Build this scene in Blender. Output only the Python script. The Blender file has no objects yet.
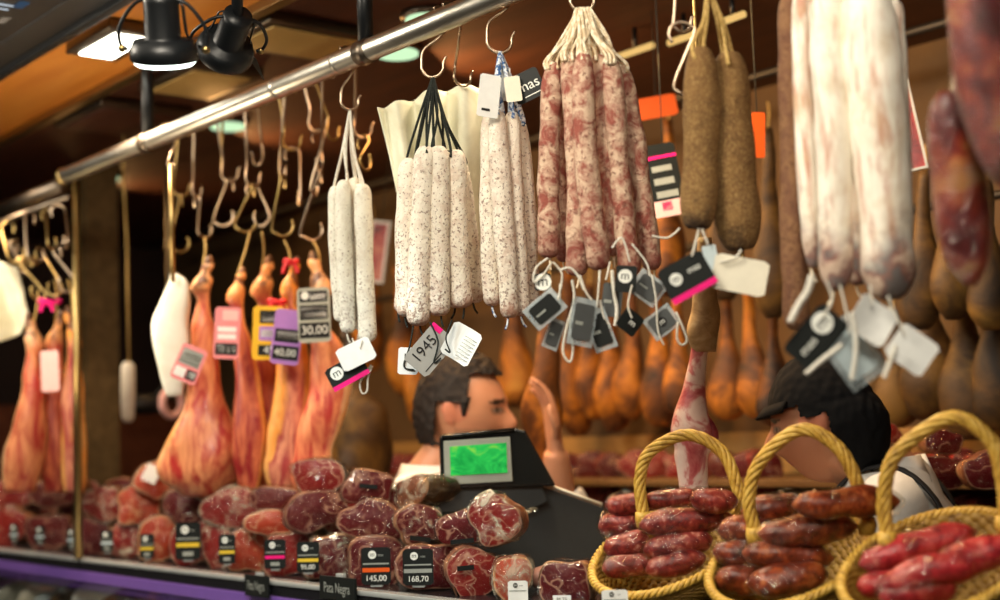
import bpy, bmesh, math, random
from mathutils import Vector, Matrix, noise
random.seed(7)
PI = math.pi
SC = bpy.context.scene
COL = SC.collection
# ------------------------------------------------------------------ camera
FPX = 1389.0
YAW, PITCH, ROLL = math.radians(50.3), math.radians(5.5), math.radians(-2.0)
CAM = Vector((0, 0, 1.55))
CR = Matrix.Rotation(YAW, 3, 'Z') @ Matrix.Rotation(PI/2 + PITCH, 3, 'X') @ Matrix.Rotation(ROLL, 3, 'Z')
RIGHT = Vector((math.cos(YAW), math.sin(YAW), 0))
UP = Vector((0, 0, 1))
BACK = Vector((-math.sin(YAW), math.cos(YAW), 0))      # horizontal direction away from the viewer
def ray(px, py): return CR @ Vector(((px-500)/FPX, (300-py)/FPX, -1))
def PD(px, py, t): return CAM + ray(px, py)*t
def PC(px, py, c):
    d = ray(px, py); return CAM + d*(c/d.y)
def PZ(px, py, z):
    d = ray(px, py); return CAM + d*((z-CAM.z)/d.z)
def depth(p): return -(CR.transposed() @ (p-CAM)).z
def mpp(p): return depth(p)/FPX
def proj(p):
    q = CR.transposed() @ (p-CAM)
    return 500 - FPX*q.x/q.z, 300 + FPX*q.y/q.z
cd = bpy.data.cameras.new('camera'); cam = bpy.data.objects.new('camera', cd); COL.objects.link(cam)
cd.sensor_width = 36; cd.lens = 36*FPX/1000; cd.clip_start = 0.05; cd.clip_end = 100
cam.matrix_world = Matrix.Translation(CAM) @ CR.to_4x4()
cd.dof.use_dof = True; cd.dof.focus_distance = 2.5; cd.dof.aperture_fstop = 1.8
SC.camera = cam
# ------------------------------------------------------------------ mesh helpers
def NB():
    bm = bmesh.new()
    for n in ('along', 'ang', 'rim'): bm.verts.layers.float.new(n)
    return bm
def lay(bm, n): return bm.verts.layers.float[n]
def obj(name, bm, mat, parent=None, org=None, smooth=True):
    me = bpy.data.meshes.new(name)
    if org is not None: bmesh.ops.translate(bm, verts=bm.verts, vec=-Vector(org))
    bmesh.ops.recalc_face_normals(bm, faces=bm.faces)
    bm.to_mesh(me); bm.free()
    if smooth: me.polygons.foreach_set('use_smooth', [True]*len(me.polygons))
    for m in (mat if isinstance(mat, (list, tuple)) else [mat]): me.materials.append(m)
    o = bpy.data.objects.new(name, me); COL.objects.link(o)
    if parent is not None: o.parent = parent
    elif org is not None: o.location = org
    return o
def tag(o, label, cat, group=None, kind=None):
    o['label'] = label; o['category'] = cat
    if group: o['group'] = group
    if kind: o['kind'] = kind
    return o
def thing(name, label, cat, loc=(0, 0, 0), rot=(0, 0, 0), group=None):
    o = bpy.data.objects.new(name, None); COL.objects.link(o)
    o.empty_display_size = 0.05
    o.location = loc; o.rotation_euler = rot
    return tag(o, label, cat, group)
def struct(name, bm, mat, smooth=False):
    o = obj(name, bm, mat, smooth=smooth); o['kind'] = 'structure'; return o
def box(bm, lo, hi, bevel=0):
    r = bmesh.ops.create_cube(bm, size=1)
    lo, hi = Vector(lo), Vector(hi)
    for v in r['verts']:
        v.co = Vector((lo.x+(v.co.x+.5)*(hi.x-lo.x), lo.y+(v.co.y+.5)*(hi.y-lo.y), lo.z+(v.co.z+.5)*(hi.z-lo.z)))
    if bevel:
        es = list({e for v in r['verts'] for e in v.link_edges})
        bmesh.ops.bevel(bm, geom=es, offset=bevel, segments=2, affect='EDGES', profile=.7)
    return bm
def boxm(lo, hi, bevel=0): return box(NB(), lo, hi, bevel)
def crom(pts, n):
    P = [Vector(p) for p in pts]; m = len(P)-1; out = []
    for i in range(n):
        u = i/(n-1)*m; k = min(int(u), m-1); f = u-k
        p0, p1, p2, p3 = P[max(k-1, 0)], P[k], P[k+1], P[min(k+2, m)]
        out.append(.5*((2*p1)+(p2-p0)*f+(2*p0-5*p1+4*p2-p3)*f*f+(3*p1-p0-3*p2+p3)*f**3))
    return out
def lerp1(tab, t):
    for i in range(len(tab)-1):
        a, b = tab[i], tab[i+1]
        if t <= b[0]:
            f = 0 if b[0] == a[0] else max(0, (t-a[0])/(b[0]-a[0]))
            return [x+(y-x)*f for x, y in zip(a[1:], b[1:])]
    return list(tab[-1][1:])
def sweep(bm, pts, rad, n=10, cap=True, fl=1.0, ref=None, lump=0, lumpf=30, phase=0.):
    """tube along pts; rad number or list; fl flattens the second axis; lump adds surface noise"""
    pts = [Vector(p) for p in pts]; N = len(pts)
    if not isinstance(rad, (list, tuple)): rad = [rad]*N
    if len(rad) != N:
        k = len(rad)-1; rad = [rad[min(int(i*k/(N-1)), k-1)]*(1-(i*k/(N-1)-min(int(i*k/(N-1)), k-1)))+rad[min(int(i*k/(N-1)), k-1)+1]*(i*k/(N-1)-min(int(i*k/(N-1)), k-1)) for i in range(N)]
    A, G = lay(bm, 'along'), lay(bm, 'ang')
    u = None; rings = []
    for i in range(N):
        tg = (pts[min(i+1, N-1)]-pts[max(i-1, 0)])
        tg = tg.normalized() if tg.length > 1e-9 else Vector((0, 0, -1))
        if u is None:
            r0 = Vector(ref) if ref is not None else (Vector((0, 0, 1)) if abs(tg.z) < .9 else RIGHT.copy())
            u = (r0-tg*r0.dot(tg)).normalized()
        else:
            u = (u-tg*u.dot(tg)); u = u.normalized() if u.length > 1e-6 else tg.orthogonal().normalized()
        w = tg.cross(u)
        ring = []
        for j in range(n):
            a = 2*PI*j/n+phase
            d = u*math.cos(a)+w*math.sin(a)*fl
            r = rad[i]
            if lump: r *= 1+lump*noise.noise((pts[i]+d*r)*lumpf)
            v = bm.verts.new(pts[i]+d*r); v[A] = i/(N-1); v[G] = math.cos(a); ring.append(v)
        rings.append(ring)
    for i in range(N-1):
        for j in range(n):
            bm.faces.new((rings[i][j], rings[i][(j+1) % n], rings[i+1][(j+1) % n], rings[i+1][j]))
    if cap:
        bm.faces.new(list(reversed(rings[0]))); bm.faces.new(rings[-1])
    return rings
def tube(pts, r, n=8, res=None, **k):
    bm = NB(); sweep(bm, crom(pts, res) if res else pts, r, n, **k); return bm
def loft(bm, secs, n=24, cap=True, lump=0, lumpf=12, sq=1.0):
    """secs: (centre, ex, ey) ellipse axes; sq<1 squares the outline"""
    A, G = lay(bm, 'along'), lay(bm, 'ang'); rings = []
    N = len(secs)
    for i, (c, ex, ey) in enumerate(secs):
        ring = []
        for j in range(n):
            a = 2*PI*j/n; ca, sa = math.cos(a), math.sin(a)
            cx = math.copysign(abs(ca)**sq, ca); sx = math.copysign(abs(sa)**sq, sa)
            p = Vector(c)+Vector(ex)*cx+Vector(ey)*sx
            if lump: p += (p-Vector(c))*lump*noise.noise(p*lumpf)
            v = bm.verts.new(p); v[A] = i/(N-1); v[G] = -sa; ring.append(v)
        rings.append(ring)
    for i in range(N-1):
        for j in range(n):
            bm.faces.new((rings[i][j], rings[i][(j+1) % n], rings[i+1][(j+1) % n], rings[i+1][j]))
    if cap:
        bm.faces.new(list(reversed(rings[0]))); bm.faces.new(rings[-1])
    return rings
def ball(bm, c, r, sc=(1, 1, 1), seg=12):
    r_ = bmesh.ops.create_uvsphere(bm, u_segments=seg, v_segments=max(6, seg//2), radius=r)
    for v in r_['verts']: v.co = Vector((v.co.x*sc[0], v.co.y*sc[1], v.co.z*sc[2]))+Vector(c)
def disc(bm, c, r, nrm_y, n=28, th=.0004):
    """disc in the local XZ plane, facing -Y"""
    vs = [bm.verts.new((c[0]+r*math.cos(2*PI*i/n), nrm_y, c[1]+r*math.sin(2*PI*i/n))) for i in range(n)]
    bm.faces.new(vs)
def quad(bm, x0, z0, x1, z1, y):
    bm.faces.new([bm.verts.new(p) for p in ((x0, y, z0), (x1, y, z0), (x1, y, z1), (x0, y, z1))])
_TC = {}
def text_bm(s, size, x, z, y, align='CENTER', rot=0., sx=1.0):
    k = s
    if k not in _TC:
        cu = bpy.data.curves.new('txt', 'FONT'); cu.body = s; cu.size = 1; cu.align_x = 'CENTER'; cu.align_y = 'CENTER'
        o = bpy.data.objects.new('txt', cu); COL.objects.link(o)
        dg = bpy.context.evaluated_depsgraph_get(); me = bpy.data.meshes.new_from_object(o.evaluated_get(dg))
        _TC[k] = ([v.co.copy() for v in me.vertices], [tuple(p.vertices) for p in me.polygons])
        bpy.data.objects.remove(o); bpy.data.curves.remove(cu); bpy.data.meshes.remove(me)
    bm = NB(); V, Fs = _TC[k]; c, sn = math.cos(rot), math.sin(rot)
    vs = []
    for v in V:
        a, b = v.x*size*sx, v.y*size
        vs.append(bm.verts.new((x+a*c-b*sn, y, z+a*sn+b*c)))
    for f in Fs:
        try: bm.faces.new([vs[i] for i in f])
        except ValueError: pass
    return bm
def addbm(dst, src):
    me = bpy.data.meshes.new('tmp'); src.to_mesh(me); src.free(); dst.from_mesh(me); bpy.data.meshes.remove(me); return dst
ORD = ['first', 'second', 'third', 'fourth', 'fifth', 'sixth', 'seventh', 'eighth', 'ninth', 'tenth', 'eleventh', 'twelfth', 'thirteenth', 'fourteenth', 'fifteenth', 'sixteenth']
# ------------------------------------------------------------------ materials
class G:
    def __init__(s, name):
        s.m = bpy.data.materials.new(name); s.m.use_nodes = True; s.t = s.m.node_tree; s.t.nodes.clear()
        s.out = s.t.nodes.new('ShaderNodeOutputMaterial')
    def n(s, typ, **k):
        nd = s.t.nodes.new('ShaderNode'+typ)
        for a, b in k.items(): setattr(nd, a, b)
        return nd
    def l(s, a, b): s.t.links.new(a, b)
    def setin(s, nd, key, v):
        if hasattr(v, 'is_linked') or hasattr(v, 'links'): s.l(v, nd.inputs[key])
        else: nd.inputs[key].default_value = v
    def coord(s, stretch=(1, 1, 1), rnd=True):
        tc = s.n('TexCoord'); mp = s.n('Mapping'); s.l(tc.outputs['Object'], mp.inputs['Vector'])
        mp.inputs['Scale'].default_value = stretch
        if rnd:
            oi = s.n('ObjectInfo'); ml = s.n('Math', operation='MULTIPLY'); s.l(oi.outputs['Random'], ml.inputs[0]); ml.inputs[1].default_value = 37.
            s.l(ml.outputs[0], mp.inputs['Location'])
        return mp.outputs['Vector']
    def noise(s, vec, scale, detail=3, rough=.55, dist=0):
        nd = s.n('TexNoise'); s.l(vec, nd.inputs['Vector'])
        nd.inputs['Scale'].default_value = scale; nd.inputs['Detail'].default_value = detail
        nd.inputs['Roughness'].default_value = rough; nd.inputs['Distortion'].default_value = dist
        return nd.outputs['Fac']
    def vor(s, vec, scale, feature='DISTANCE_TO_EDGE'):
        nd = s.n('TexVoronoi', feature=feature); s.l(vec, nd.inputs['Vector']); nd.inputs['Scale'].default_value = scale
        return nd.outputs['Distance']
    def ramp(s, fac, stops):
        nd = s.n('ValToRGB'); s.l(fac, nd.inputs['Fac']); e = nd.color_ramp.elements
        while len(e) < len(stops): e.new(.5)
        for i, (p, c) in enumerate(stops):
            e[i].position = p; e[i].color = (*c, 1) if not isinstance(c, (int, float)) else (c, c, c, 1)
        return nd.outputs['Color']
    def mix(s, fac, a, b):
        nd = s.n('Mix', data_type='RGBA'); s.setin(nd, 0, fac)
        for i, v in ((6, a), (7, b)):
            if isinstance(v, tuple): nd.inputs[i].default_value = (*v, 1)
            else: s.l(v, nd.inputs[i])
        return nd.outputs[2]
    def math(s, op, a, b=0.):
        nd = s.n('Math', operation=op)
        for i, v in ((0, a), (1, b)):
            if isinstance(v, (int, float)): nd.inputs[i].default_value = v
            else: s.l(v, nd.inputs[i])
        return nd.outputs[0]
    def attr(s, name): nd = s.n('Attribute', attribute_name=name); return nd.outputs['Fac']
    def bump(s, h, st, dist=.002):
        nd = s.n('Bump'); nd.inputs['Strength'].default_value = st; nd.inputs['Distance'].default_value = dist; s.l(h, nd.inputs['Height']); return nd.outputs['Normal']
    def bsdf(s, col, rough=.5, metal=0., normal=None, spec=.5, coat=0., sss=0., alpha=None):
        b = s.n('BsdfPrincipled')
        if isinstance(col, tuple): b.inputs['Base Color'].default_value = (*col, 1)
        else: s.l(col, b.inputs['Base Color'])
        s.setin(b, 'Roughness', rough); b.inputs['Metallic'].default_value = metal
        b.inputs['Specular IOR Level'].default_value = spec; b.inputs['Coat Weight'].default_value = coat; b.inputs['Coat Roughness'].default_value = .15
        if normal is not None: s.l(normal, b.inputs['Normal'])
        s.l(b.outputs[0], s.out.inputs[0]); return b
def plain(name, col, rough=.5, metal=0., spec=.5, coat=0.):
    g = G(name); v = g.coord(); nz = g.noise(v, 60, 3)
    c = g.mix(nz, tuple(x*.88 for x in col), tuple(min(1, x*1.08) for x in col))
    g.bsdf(c, rough, metal, None, spec, coat); return g.m
def emis(name, col, st):
    g = G(name); e = g.n('Emission'); e.inputs[0].default_value = (*col, 1); e.inputs[1].default_value = st; g.l(e.outputs[0], g.out.inputs[0]); return g.m
def m_sausage(name, base, speck, patch, sthr=.6, pthr=.55, pmax=.5, endcol=None, rough=.75, ssc=200, e0=.70, e1=.96):
    g = G(name); v = g.coord()
    sn = g.math('ADD', g.noise(v, ssc, 4, .6), g.math('MULTIPLY', g.math('SUBTRACT', g.attr('along'), .5), .10)); s = g.ramp(sn, [(sthr, 0.), (sthr+.06, 1.)])
    p = g.ramp(g.noise(v, 38, 5, .65, .6), [(pthr-.08, 0.), (pthr+.12, pmax)])
    c = g.mix(p, base, patch); c = g.mix(g.math('MULTIPLY', s, .75), c, speck)
    if endcol:
        e = g.ramp(g.math('ADD', g.attr('along'), g.math('MULTIPLY', g.math('SUBTRACT', g.noise(v, 45, 4), .5), .5)), [(e0, 0.), (e1, .85)])
        c = g.mix(e, c, endcol)
    bp = g.bump(g.noise(v, 110, 4, .7), .9, .005)
    g.bsdf(c, rough, 0, bp, .3); return g.m
M = {}
M['saus_white'] = m_sausage('white_mould_casing', (.84, .78, .66), (.16, .075, .05), (.55, .38, .29), .56, .54, .6, (.36, .17, .11), e0=.80)
M['saus_grey'] = m_sausage('greyish_mould_casing', (.76, .74, .64), (.20, .12, .09), (.48, .40, .32), .585, .56, .5)
M['saus_red'] = m_sausage('red_mould_casing', (.66, .48, .34), (.16, .045, .03), (.26, .045, .032), .57, .485, .92, (.22, .055, .04), ssc=110)
M['saus_brown'] = m_sausage('herb_crusted_casing', (.20, .108, .036), (.33, .205, .078), (.095, .045, .016), .52, .5, .6, (.018, .010, .010), .9, ssc=330, e0=.78)
M['saus_dark'] = m_sausage('brown_casing', (.24, .12, .055), (.10, .04, .02), (.13, .05, .03), .56, .5, .7)
def m_bigwhite():
    g = G('thick_white_casing'); v = g.coord((9, 9, 1.4)); v2 = g.coord()
    st = g.ramp(g.noise(v, 5, 5, .6, .4), [(.51, 0.), (.67, 1.)])
    c = g.mix(g.math('MULTIPLY', st, .8), (.88, .82, .70), (.44, .15, .07))
    c = g.mix(g.math('MULTIPLY', g.ramp(g.noise(v2, 22, 4), [(.5, 0.), (.72, 1.)]), .55), c, (.62, .46, .28))
    e = g.ramp(g.math('ADD', g.attr('along'), g.math('MULTIPLY', g.math('SUBTRACT', g.noise(v2, 20, 4), .5), .45)), [(.66, 0.), (.80, .9)])
    c = g.mix(e, c, g.ramp(g.noise(v2, 30, 3), [(.42, (.10, .085, .09)), (.52, (.20, .07, .055)), (.62, (.50, .36, .27))]))
    g.bsdf(c, .6, 0, g.bump(g.noise(v2, 60, 4), .5, .003), .3); return g.m
M['saus_big'] = m_bigwhite()
def m_string(name, a, b, sc=400):
    g = G(name); v = g.coord(); c = g.mix(g.ramp(g.noise(v, sc, 2), [(.42, 0.), (.56, 1.)]), a, b); g.bsdf(c, .85, 0, None, .2); return g.m
M['str_white'] = m_string('white_string', (.80, .78, .70), (.62, .58, .48))
M['str_cream'] = m_string('cream_string', (.86, .78, .60), (.64, .50, .32), 120)
M['str_black'] = m_string('black_string', (.012, .014, .012), (.03, .035, .03))
M['str_blue'] = m_string('blue_white_string', (.75, .80, .85), (.05, .12, .30), 160)
M['str_tan'] = m_string('tan_string', (.55, .38, .14), (.40, .26, .08), 200)
def m_metal(name, col, rough, sc=(1, 1, 1)):
    g = G(name); v = g.coord(sc); r = g.math('ADD', g.math('MULTIPLY', g.noise(v, 12, 3), .10), rough-.05)
    g.bsdf(g.mix(g.noise(v, 12, 3), tuple(x*.8 for x in col), col), r, 1., None, .5); return g.m
M['steel'] = m_metal('brushed_steel', (.64, .61, .53), .33, (.5, 1, 1))
M['hook'] = m_metal('worn_hook_steel', (.46, .35, .25), .3)
M['brass'] = m_metal('dull_brass', (.42, .30, .12), .35)
M['dark_steel'] = m_metal('dark_steel', (.16, .13, .10), .4)
M['black_metal'] = plain('black_painted_metal', (.005, .006, .007), .38, 0, .35)
M['black_plastic'] = plain('black_plastic', (.010, .011, .010), .22, 0, .5)
M['dark_grey'] = plain('charcoal_plastic', (.028, .030, .028), .5)
M['screen_frame'] = plain('grey_screen_frame', (.34, .36, .30), .5)
def m_screen():
    g = G('green_lcd'); v = g.coord(rnd=False); c = g.ramp(g.noise(v, 22, 3, .6, 1.2), [(.36, (.004, .20, .035)), (.56, (.015, .36, .06)), (.70, (.14, .42, .05))])
    b = g.bsdf(c, .25); g.l(c, b.inputs['Emission Color']); b.inputs['Emission Strength'].default_value = .75; return g.m
M['screen'] = m_screen()
for k, c in dict(card_white=(.78, .79, .76), card_cream=(.78, .74, .60), card_black=(.010, .012, .011), card_pink=(.80, .27, .28), card_pale_pink=(.85, .50, .47), card_yellow=(.85, .48, .03), card_purple=(.42, .20, .56), card_grey=(.42, .43, .36), magenta=(.80, .01, .20), card_orange=(.70, .10, .012), ink_white=(.80, .82, .76), ink_black=(.015, .014, .014), band_yellow=(.70, .50, .04), grey1945=(.33, .32, .29), ink_grey=(.30, .32, .29), card_blue=(.50, .60, .63), card_darkgrey=(.07, .075, .075)).items():
    M[k] = plain(k, c, .5, 0, .18)
def m_sleeve():
    g = G('clear_plastic_sleeve'); v = g.coord(); tr = g.n('BsdfTransparent'); tr.inputs[0].default_value = (.85, .9, .92, 1)
    b = g.n('BsdfPrincipled'); b.inputs['Base Color'].default_value = (.55, .62, .64, 1); b.inputs['Roughness'].default_value = .18
    mx = g.n('MixShader'); g.setin(mx, 0, g.ramp(g.noise(v, 40, 2), [(.35, .25), (.65, .60)])); g.l(tr.outputs[0], mx.inputs[1]); g.l(b.outputs[0], mx.inputs[2]); g.l(mx.outputs[0], g.out.inputs[0]); return g.m
M['sleeve'] = m_sleeve()
def m_wrap(name='vacuum_wrap', tint=(.9, .9, .88), lo=.025, hi=.20, milk=.0, sc=34):
    g = G(name); v = g.coord()
    h = g.math('ADD', g.noise(v, sc, 3, .5, 1.4), g.math('MULTIPLY', g.vor(v, sc*.8), .9))
    nb = g.bump(h, 1., .016)
    lw = g.n('LayerWeight'); lw.inputs[0].default_value = .28; g.l(nb, lw.inputs['Normal'])
    f = g.ramp(lw.outputs['Facing'], [(.1, lo), (.9, hi)])
    tr = g.n('BsdfTransparent'); tr.inputs[0].default_value = (*tint, 1)
    gl = g.n('BsdfGlossy'); gl.inputs['Roughness'].default_value = .06; gl.inputs[0].default_value = (.95, .95, .95, 1); g.l(nb, gl.inputs['Normal'])
    mx = g.n('MixShader'); g.l(f, mx.inputs[0]); g.l(tr.outputs[0], mx.inputs[1]); g.l(gl.outputs[0], mx.inputs[2]); last = mx.outputs[0]
    if milk:
        df = g.n('BsdfDiffuse'); df.inputs[0].default_value = (.70, .66, .50, 1); m2 = g.n('MixShader')
        g.setin(m2, 0, g.ramp(g.noise(v, 26, 4, .6, .8), [(.50, 0.), (.68, milk)])); g.l(last, m2.inputs[1]); g.l(df.outputs[0], m2.inputs[2]); last = m2.outputs[0]
    g.l(last, g.out.inputs[0]); return g.m
M['wrap'] = m_wrap(); M['wrap_milky'] = m_wrap('cloudy_vacuum_wrap', milk=.5, hi=.26)
def m_face(name, red, red2, fat, rimw=.86):
    g = G(name); v = g.coord(); w = g.noise(v, 14, 3)
    wv = g.n('Mix', data_type='VECTOR'); wv.inputs[0].default_value = .16; g.l(v, wv.inputs[4])
    nz = g.n('TexNoise'); g.l(v, nz.inputs['Vector']); nz.inputs['Scale'].default_value = 20; g.l(nz.outputs['Color'], wv.inputs[5])
    vein = g.math('MULTIPLY', g.ramp(g.vor(wv.outputs[1], 13), [(.0, 1.), (.022, .6), (.06, 0.)]), g.ramp(g.noise(v, 16, 2), [(.40, .1), (.58, 1.)]))
    fine = g.ramp(g.noise(v, 120, 4, .7), [(.58, 0.), (.72, .5)])
    c = g.mix(w, red, red2); c = g.mix(fine, c, fat); c = g.mix(g.math('MULTIPLY', vein, .8), c, fat)
    r = g.ramp(g.math('ADD', g.attr('rim'), g.math('MULTIPLY', g.math('SUBTRACT', g.noise(v, 30, 3), .5), .22)), [(rimw, 0.), (rimw+.07, 1.)])
    c = g.mix(g.math('MULTIPLY', r, .9), c, fat)
    g.bsdf(c, .4, 0, g.bump(g.noise(v, 90, 3), .3), .25); return g.m
M['face_dark'] = m_face('dark_cured_cut', (.055, .003, .006), (.15, .010, .012), (.50, .27, .18), .95)
M['face_red'] = m_face('red_cured_cut', (.15, .006, .008), (.32, .020, .015), (.58, .33, .22), .93)
M['face_orange'] = m_face('orange_red_cured_cut', (.28, .014, .010), (.54, .08, .026), (.70, .40, .21), .90)
def m_mottle(name, stops, sc=25, rough=.5, coat=0., sc2=None, bump=.4):
    g = G(name); v = g.coord(); f = g.noise(v, sc, 5, .62, .5); c = g.ramp(f, stops); g.bsdf(c, rough, 0, g.bump(g.noise(v, sc*3, 4), bump, .003), .5, coat); return g.m
M['rind'] = m_mottle('ham_rind', [(.3, (.06, .014, .008)), (.5, (.20, .06, .025)), (.68, (.46, .26, .12))], 18)
M['salami'] = m_mottle('wrapped_salami', [(.32, (.06, .006, .006)), (.48, (.20, .018, .015)), (.58, (.32, .045, .03)), (.70, (.62, .30, .22))], 60, .35)
M['salami_dark'] = m_mottle('wrapped_dark_chorizo', [(.32, (.045, .008, .004)), (.5, (.19, .030, .010)), (.6, (.34, .07, .018)), (.72, (.50, .18, .06))], 50, .3)
M['salami_red'] = m_mottle('wrapped_red_loin', [(.32, (.16, .006, .010)), (.5, (.40, .018, .024)), (.62, (.52, .06, .055)), (.74, (.66, .28, .22))], 42, .35)
def m_ham(name, fat, fat2, red, pink, thr=.35):
    g = G(name); v = g.coord((3, 3, .8)); n1 = g.noise(v, 7, 4, .6, .5)
    cf = g.mix(g.ramp(n1, [(.35, 0.), (.65, 1.)]), fat, fat2); vb = g.coord(); bl = g.math('MULTIPLY', g.ramp(g.noise(vb, 24, 4, .65, .5), [(.47, 0.), (.58, .92)]), g.ramp(g.attr('along'), [(.25, 1.), (.50, .2)])); cf = g.mix(bl, cf, (.10, .028, .010))
    cr = g.mix(g.ramp(g.noise(v, 12, 4, .6, .6), [(.38, 0.), (.62, 1.)]), red, pink)
    k = g.math('ADD', g.attr('ang'), g.math('MULTIPLY', g.math('SUBTRACT', g.noise(v, 6, 3), .5), 1.3))
    k = g.math('MULTIPLY', g.ramp(k, [(thr, 0.), (min(1, thr+.12), 1.)]), g.ramp(g.attr('along'), [(.30, 0.), (.42, 1.)]))
    g.bsdf(g.mix(k, cf, cr), .42, 0, g.bump(g.noise(v, 20, 4), .5, .004), .5, .15); return g.m
M['ham_fresh'] = m_ham('cured_ham_red_and_fat', (.82, .26, .035), (.85, .44, .16), (.32, .018, .020), (.70, .19, .08))
M['ham_pink'] = m_ham('cured_ham_pink', (.85, .36, .10), (.88, .54, .30), (.46, .03, .025), (.84, .33, .14), .25)
M['ham_orange'] = m_ham('cured_ham_orange_fat', (.80, .28, .03), (.85, .45, .14), (.40, .05, .05), (.78, .32, .18), .7)
M['ham_old'] = m_mottle('old_ham_skin', [(.34, (.018, .006, .002)), (.48, (.15, .048, .005)), (.60, (.48, .17, .012)), (.74, (.62, .30, .04))], 7, .62, .0)
M['ham_olive'] = m_mottle('olive_ham_skin', [(.34, (.010, .005, .002)), (.5, (.062, .030, .006)), (.66, (.17, .092, .016))], 7, .62, .0)
M['hoof'] = plain('dark_hoof', (.05, .03, .02), .5)
M['cloth'] = m_mottle('cream_cloth', [(.3, (.62, .58, .40)), (.6, (.78, .76, .58)), (.75, (.84, .82, .66))], 10, .7)
M['cloth_white'] = m_mottle('white_paper_wrap', [(.3, (.72, .71, .60)), (.6, (.84, .83, .74))], 10, .7)
M['wicker'] = m_mottle('golden_wicker', [(.30, (.30, .15, .016)), (.5, (.60, .36, .05)), (.7, (.74, .50, .11))], 60, .5)
M['wicker_dark'] = m_mottle('wicker_weave', [(.30, (.16, .075, .010)), (.5, (.36, .20, .030)), (.7, (.52, .33, .07))], 70, .55)
def m_skin():
    g = G('skin'); a = g.n('Attribute', attribute_name='tone'); b = g.bsdf(a.outputs['Color'], .45, 0, None, .4); b.inputs['Subsurface Weight'].default_value = .08; b.inputs['Subsurface Radius'].default_value = (.01, .004, .002); return g.m
M['skin'] = m_skin()
M['hair'] = m_mottle('dark_brown_hair', [(.3, (.006, .004, .003)), (.7, (.018, .010, .006))], 90, .75)
M['cap'] = plain('black_cap_cloth', (.006, .0065, .008), .9, 0, .15)
M['shirt'] = plain('white_shirt', (.74, .72, .68), .8)
M['trouser'] = plain('dark_trousers', (.02, .02, .025), .8)
M['apron'] = plain('black_apron', (.010, .010, .012), .8)
def m_wood(name, a, b, sc=6, rough=.45, st=(1, 8, 8)):
    g = G(name); v = g.coord(st, False); c = g.mix(g.ramp(g.noise(v, sc, 5, .6, .8), [(.35, 0.), (.65, 1.)]), a, b); g.bsdf(c, rough, 0, None, .4); return g.m
M['ceil_orange'] = m_wood('orange_varnished_boards', (.50, .17, .024), (.64, .26, .045), 2.5, .38, (.6, 3, 3))
M['ceil_brown'] = m_wood('dark_red_brown_boards', (.050, .015, .007), (.085, .027, .011), 2, .6)
M['wall'] = m_mottle('olive_brown_plaster', [(.3, (.085, .045, .016)), (.7, (.15, .085, .03))], 3, .7)
M['dark_wall'] = m_mottle('dark_panel', [(.3, (.020, .009, .006)), (.7, (.035, .016, .010))], 3, .6)
M['cab_wood'] = m_wood('reddish_cabinet_wood', (.12, .03, .012), (.18, .05, .018), 3, .4)
M['pillar'] = m_wood('olive_brown_timber', (.07, .042, .014), (.13, .08, .030), 3, .5)
M['floor'] = m_mottle('grey_floor_tiles', [(.3, (.10, .095, .09)), (.7, (.16, .15, .14))], 4, .4)
M['shelf'] = m_wood('shelf_board', (.10, .05, .018), (.16, .09, .03), 4)
M['purple'] = plain('purple_strip', (.16, .08, .36), .4)
M['case_black'] = plain('black_case_trim', (.012, .012, .014), .25)
M['case_inner'] = plain('case_interior', (.05, .045, .05), .5)
M['ledge'] = plain('ledge_steel', (.50, .53, .52), .18, .35)
def m_glass():
    g = G('case_glass'); tr = g.n('BsdfTransparent'); gl = g.n('BsdfGlossy'); gl.inputs['Roughness'].default_value = .03; mx = g.n('MixShader'); f = g.n('Fresnel'); f.inputs[0].default_value = 1.45
    g.l(f.outputs[0], mx.inputs[0]); g.l(tr.outputs[0], mx.inputs[1]); g.l(gl.outputs[0], mx.inputs[2]); g.l(mx.outputs[0], g.out.inputs[0]); return g.m
M['glass'] = m_glass()
M['lit'] = emis('lit_panel', (1, .97, .80), 9.0)
M['lit_ring'] = emis('spot_lens_glow', (.86, 1, .92), 7.0)
M['lit_green'] = emis('downlight_glow', (.62, .92, .55), 1.1)
M['lit_tan'] = emis('warm_tube_glow', (1, .62, .20), .9)
M['panel_tan'] = plain('tan_light_cover', (.42, .28, .09), .5)
M['photo_red'] = m_mottle('printed_ham_photo', [(.35, (.02, .012, .01)), (.5, (.35, .03, .03)), (.65, (.55, .16, .10))], 14, .3)
M['sign_dark'] = plain('dark_sign_board', (.010, .008, .007), .5)
M['sign_blue'] = emis('blue_sign_letters', (.05, .28, .62), .35)
M['sign_white'] = emis('pale_sign_letters', (.80, .90, 1), .8)
M['sign_grey'] = plain('grey_sign_letters', (.45, .47, .50), .5)
# ================================================================== the setting
CR_ = 1.534
ZR = PC(490, 0, CR_).z                      # axis height of the rail
ZC = 2.56                                   # ceiling
ZT = 1.25                                   # counter top
YS0 = (PZ(0, 70, ZC).y+PZ(105, 0, ZC).y)/2  # sign edge
YS1 = (PZ(10, 140, ZC).y+PZ(135, 62, ZC).y)/2
print('ZR', ZR, 'YS', YS0, YS1, 'ledge y', PZ(380, 592, ZT).y)
YL = PZ(390, 594, ZT).y                     # front edge of the counter
XL, XR, YB = -6.6, 2.2, 3.25
struct('floor', boxm((XL-.1, -3, -.1), (XR+.1, YB+.1, 0)), M['floor'])
cb = boxm((XL-.1, YS1, ZC), (XR+.1, YB+.1, ZC+.1)); struct('ceiling', cb, M['ceil_brown'])
struct('trim_1', boxm((XL-.1, YS0, ZC), (XR+.1, YS1, ZC+.1)), M['ceil_orange'])
struct('trim_2', boxm((XL, YS1-.02, ZC-.025), (XR, YS1+.012, ZC+.001), .004), M['brass'])
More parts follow.
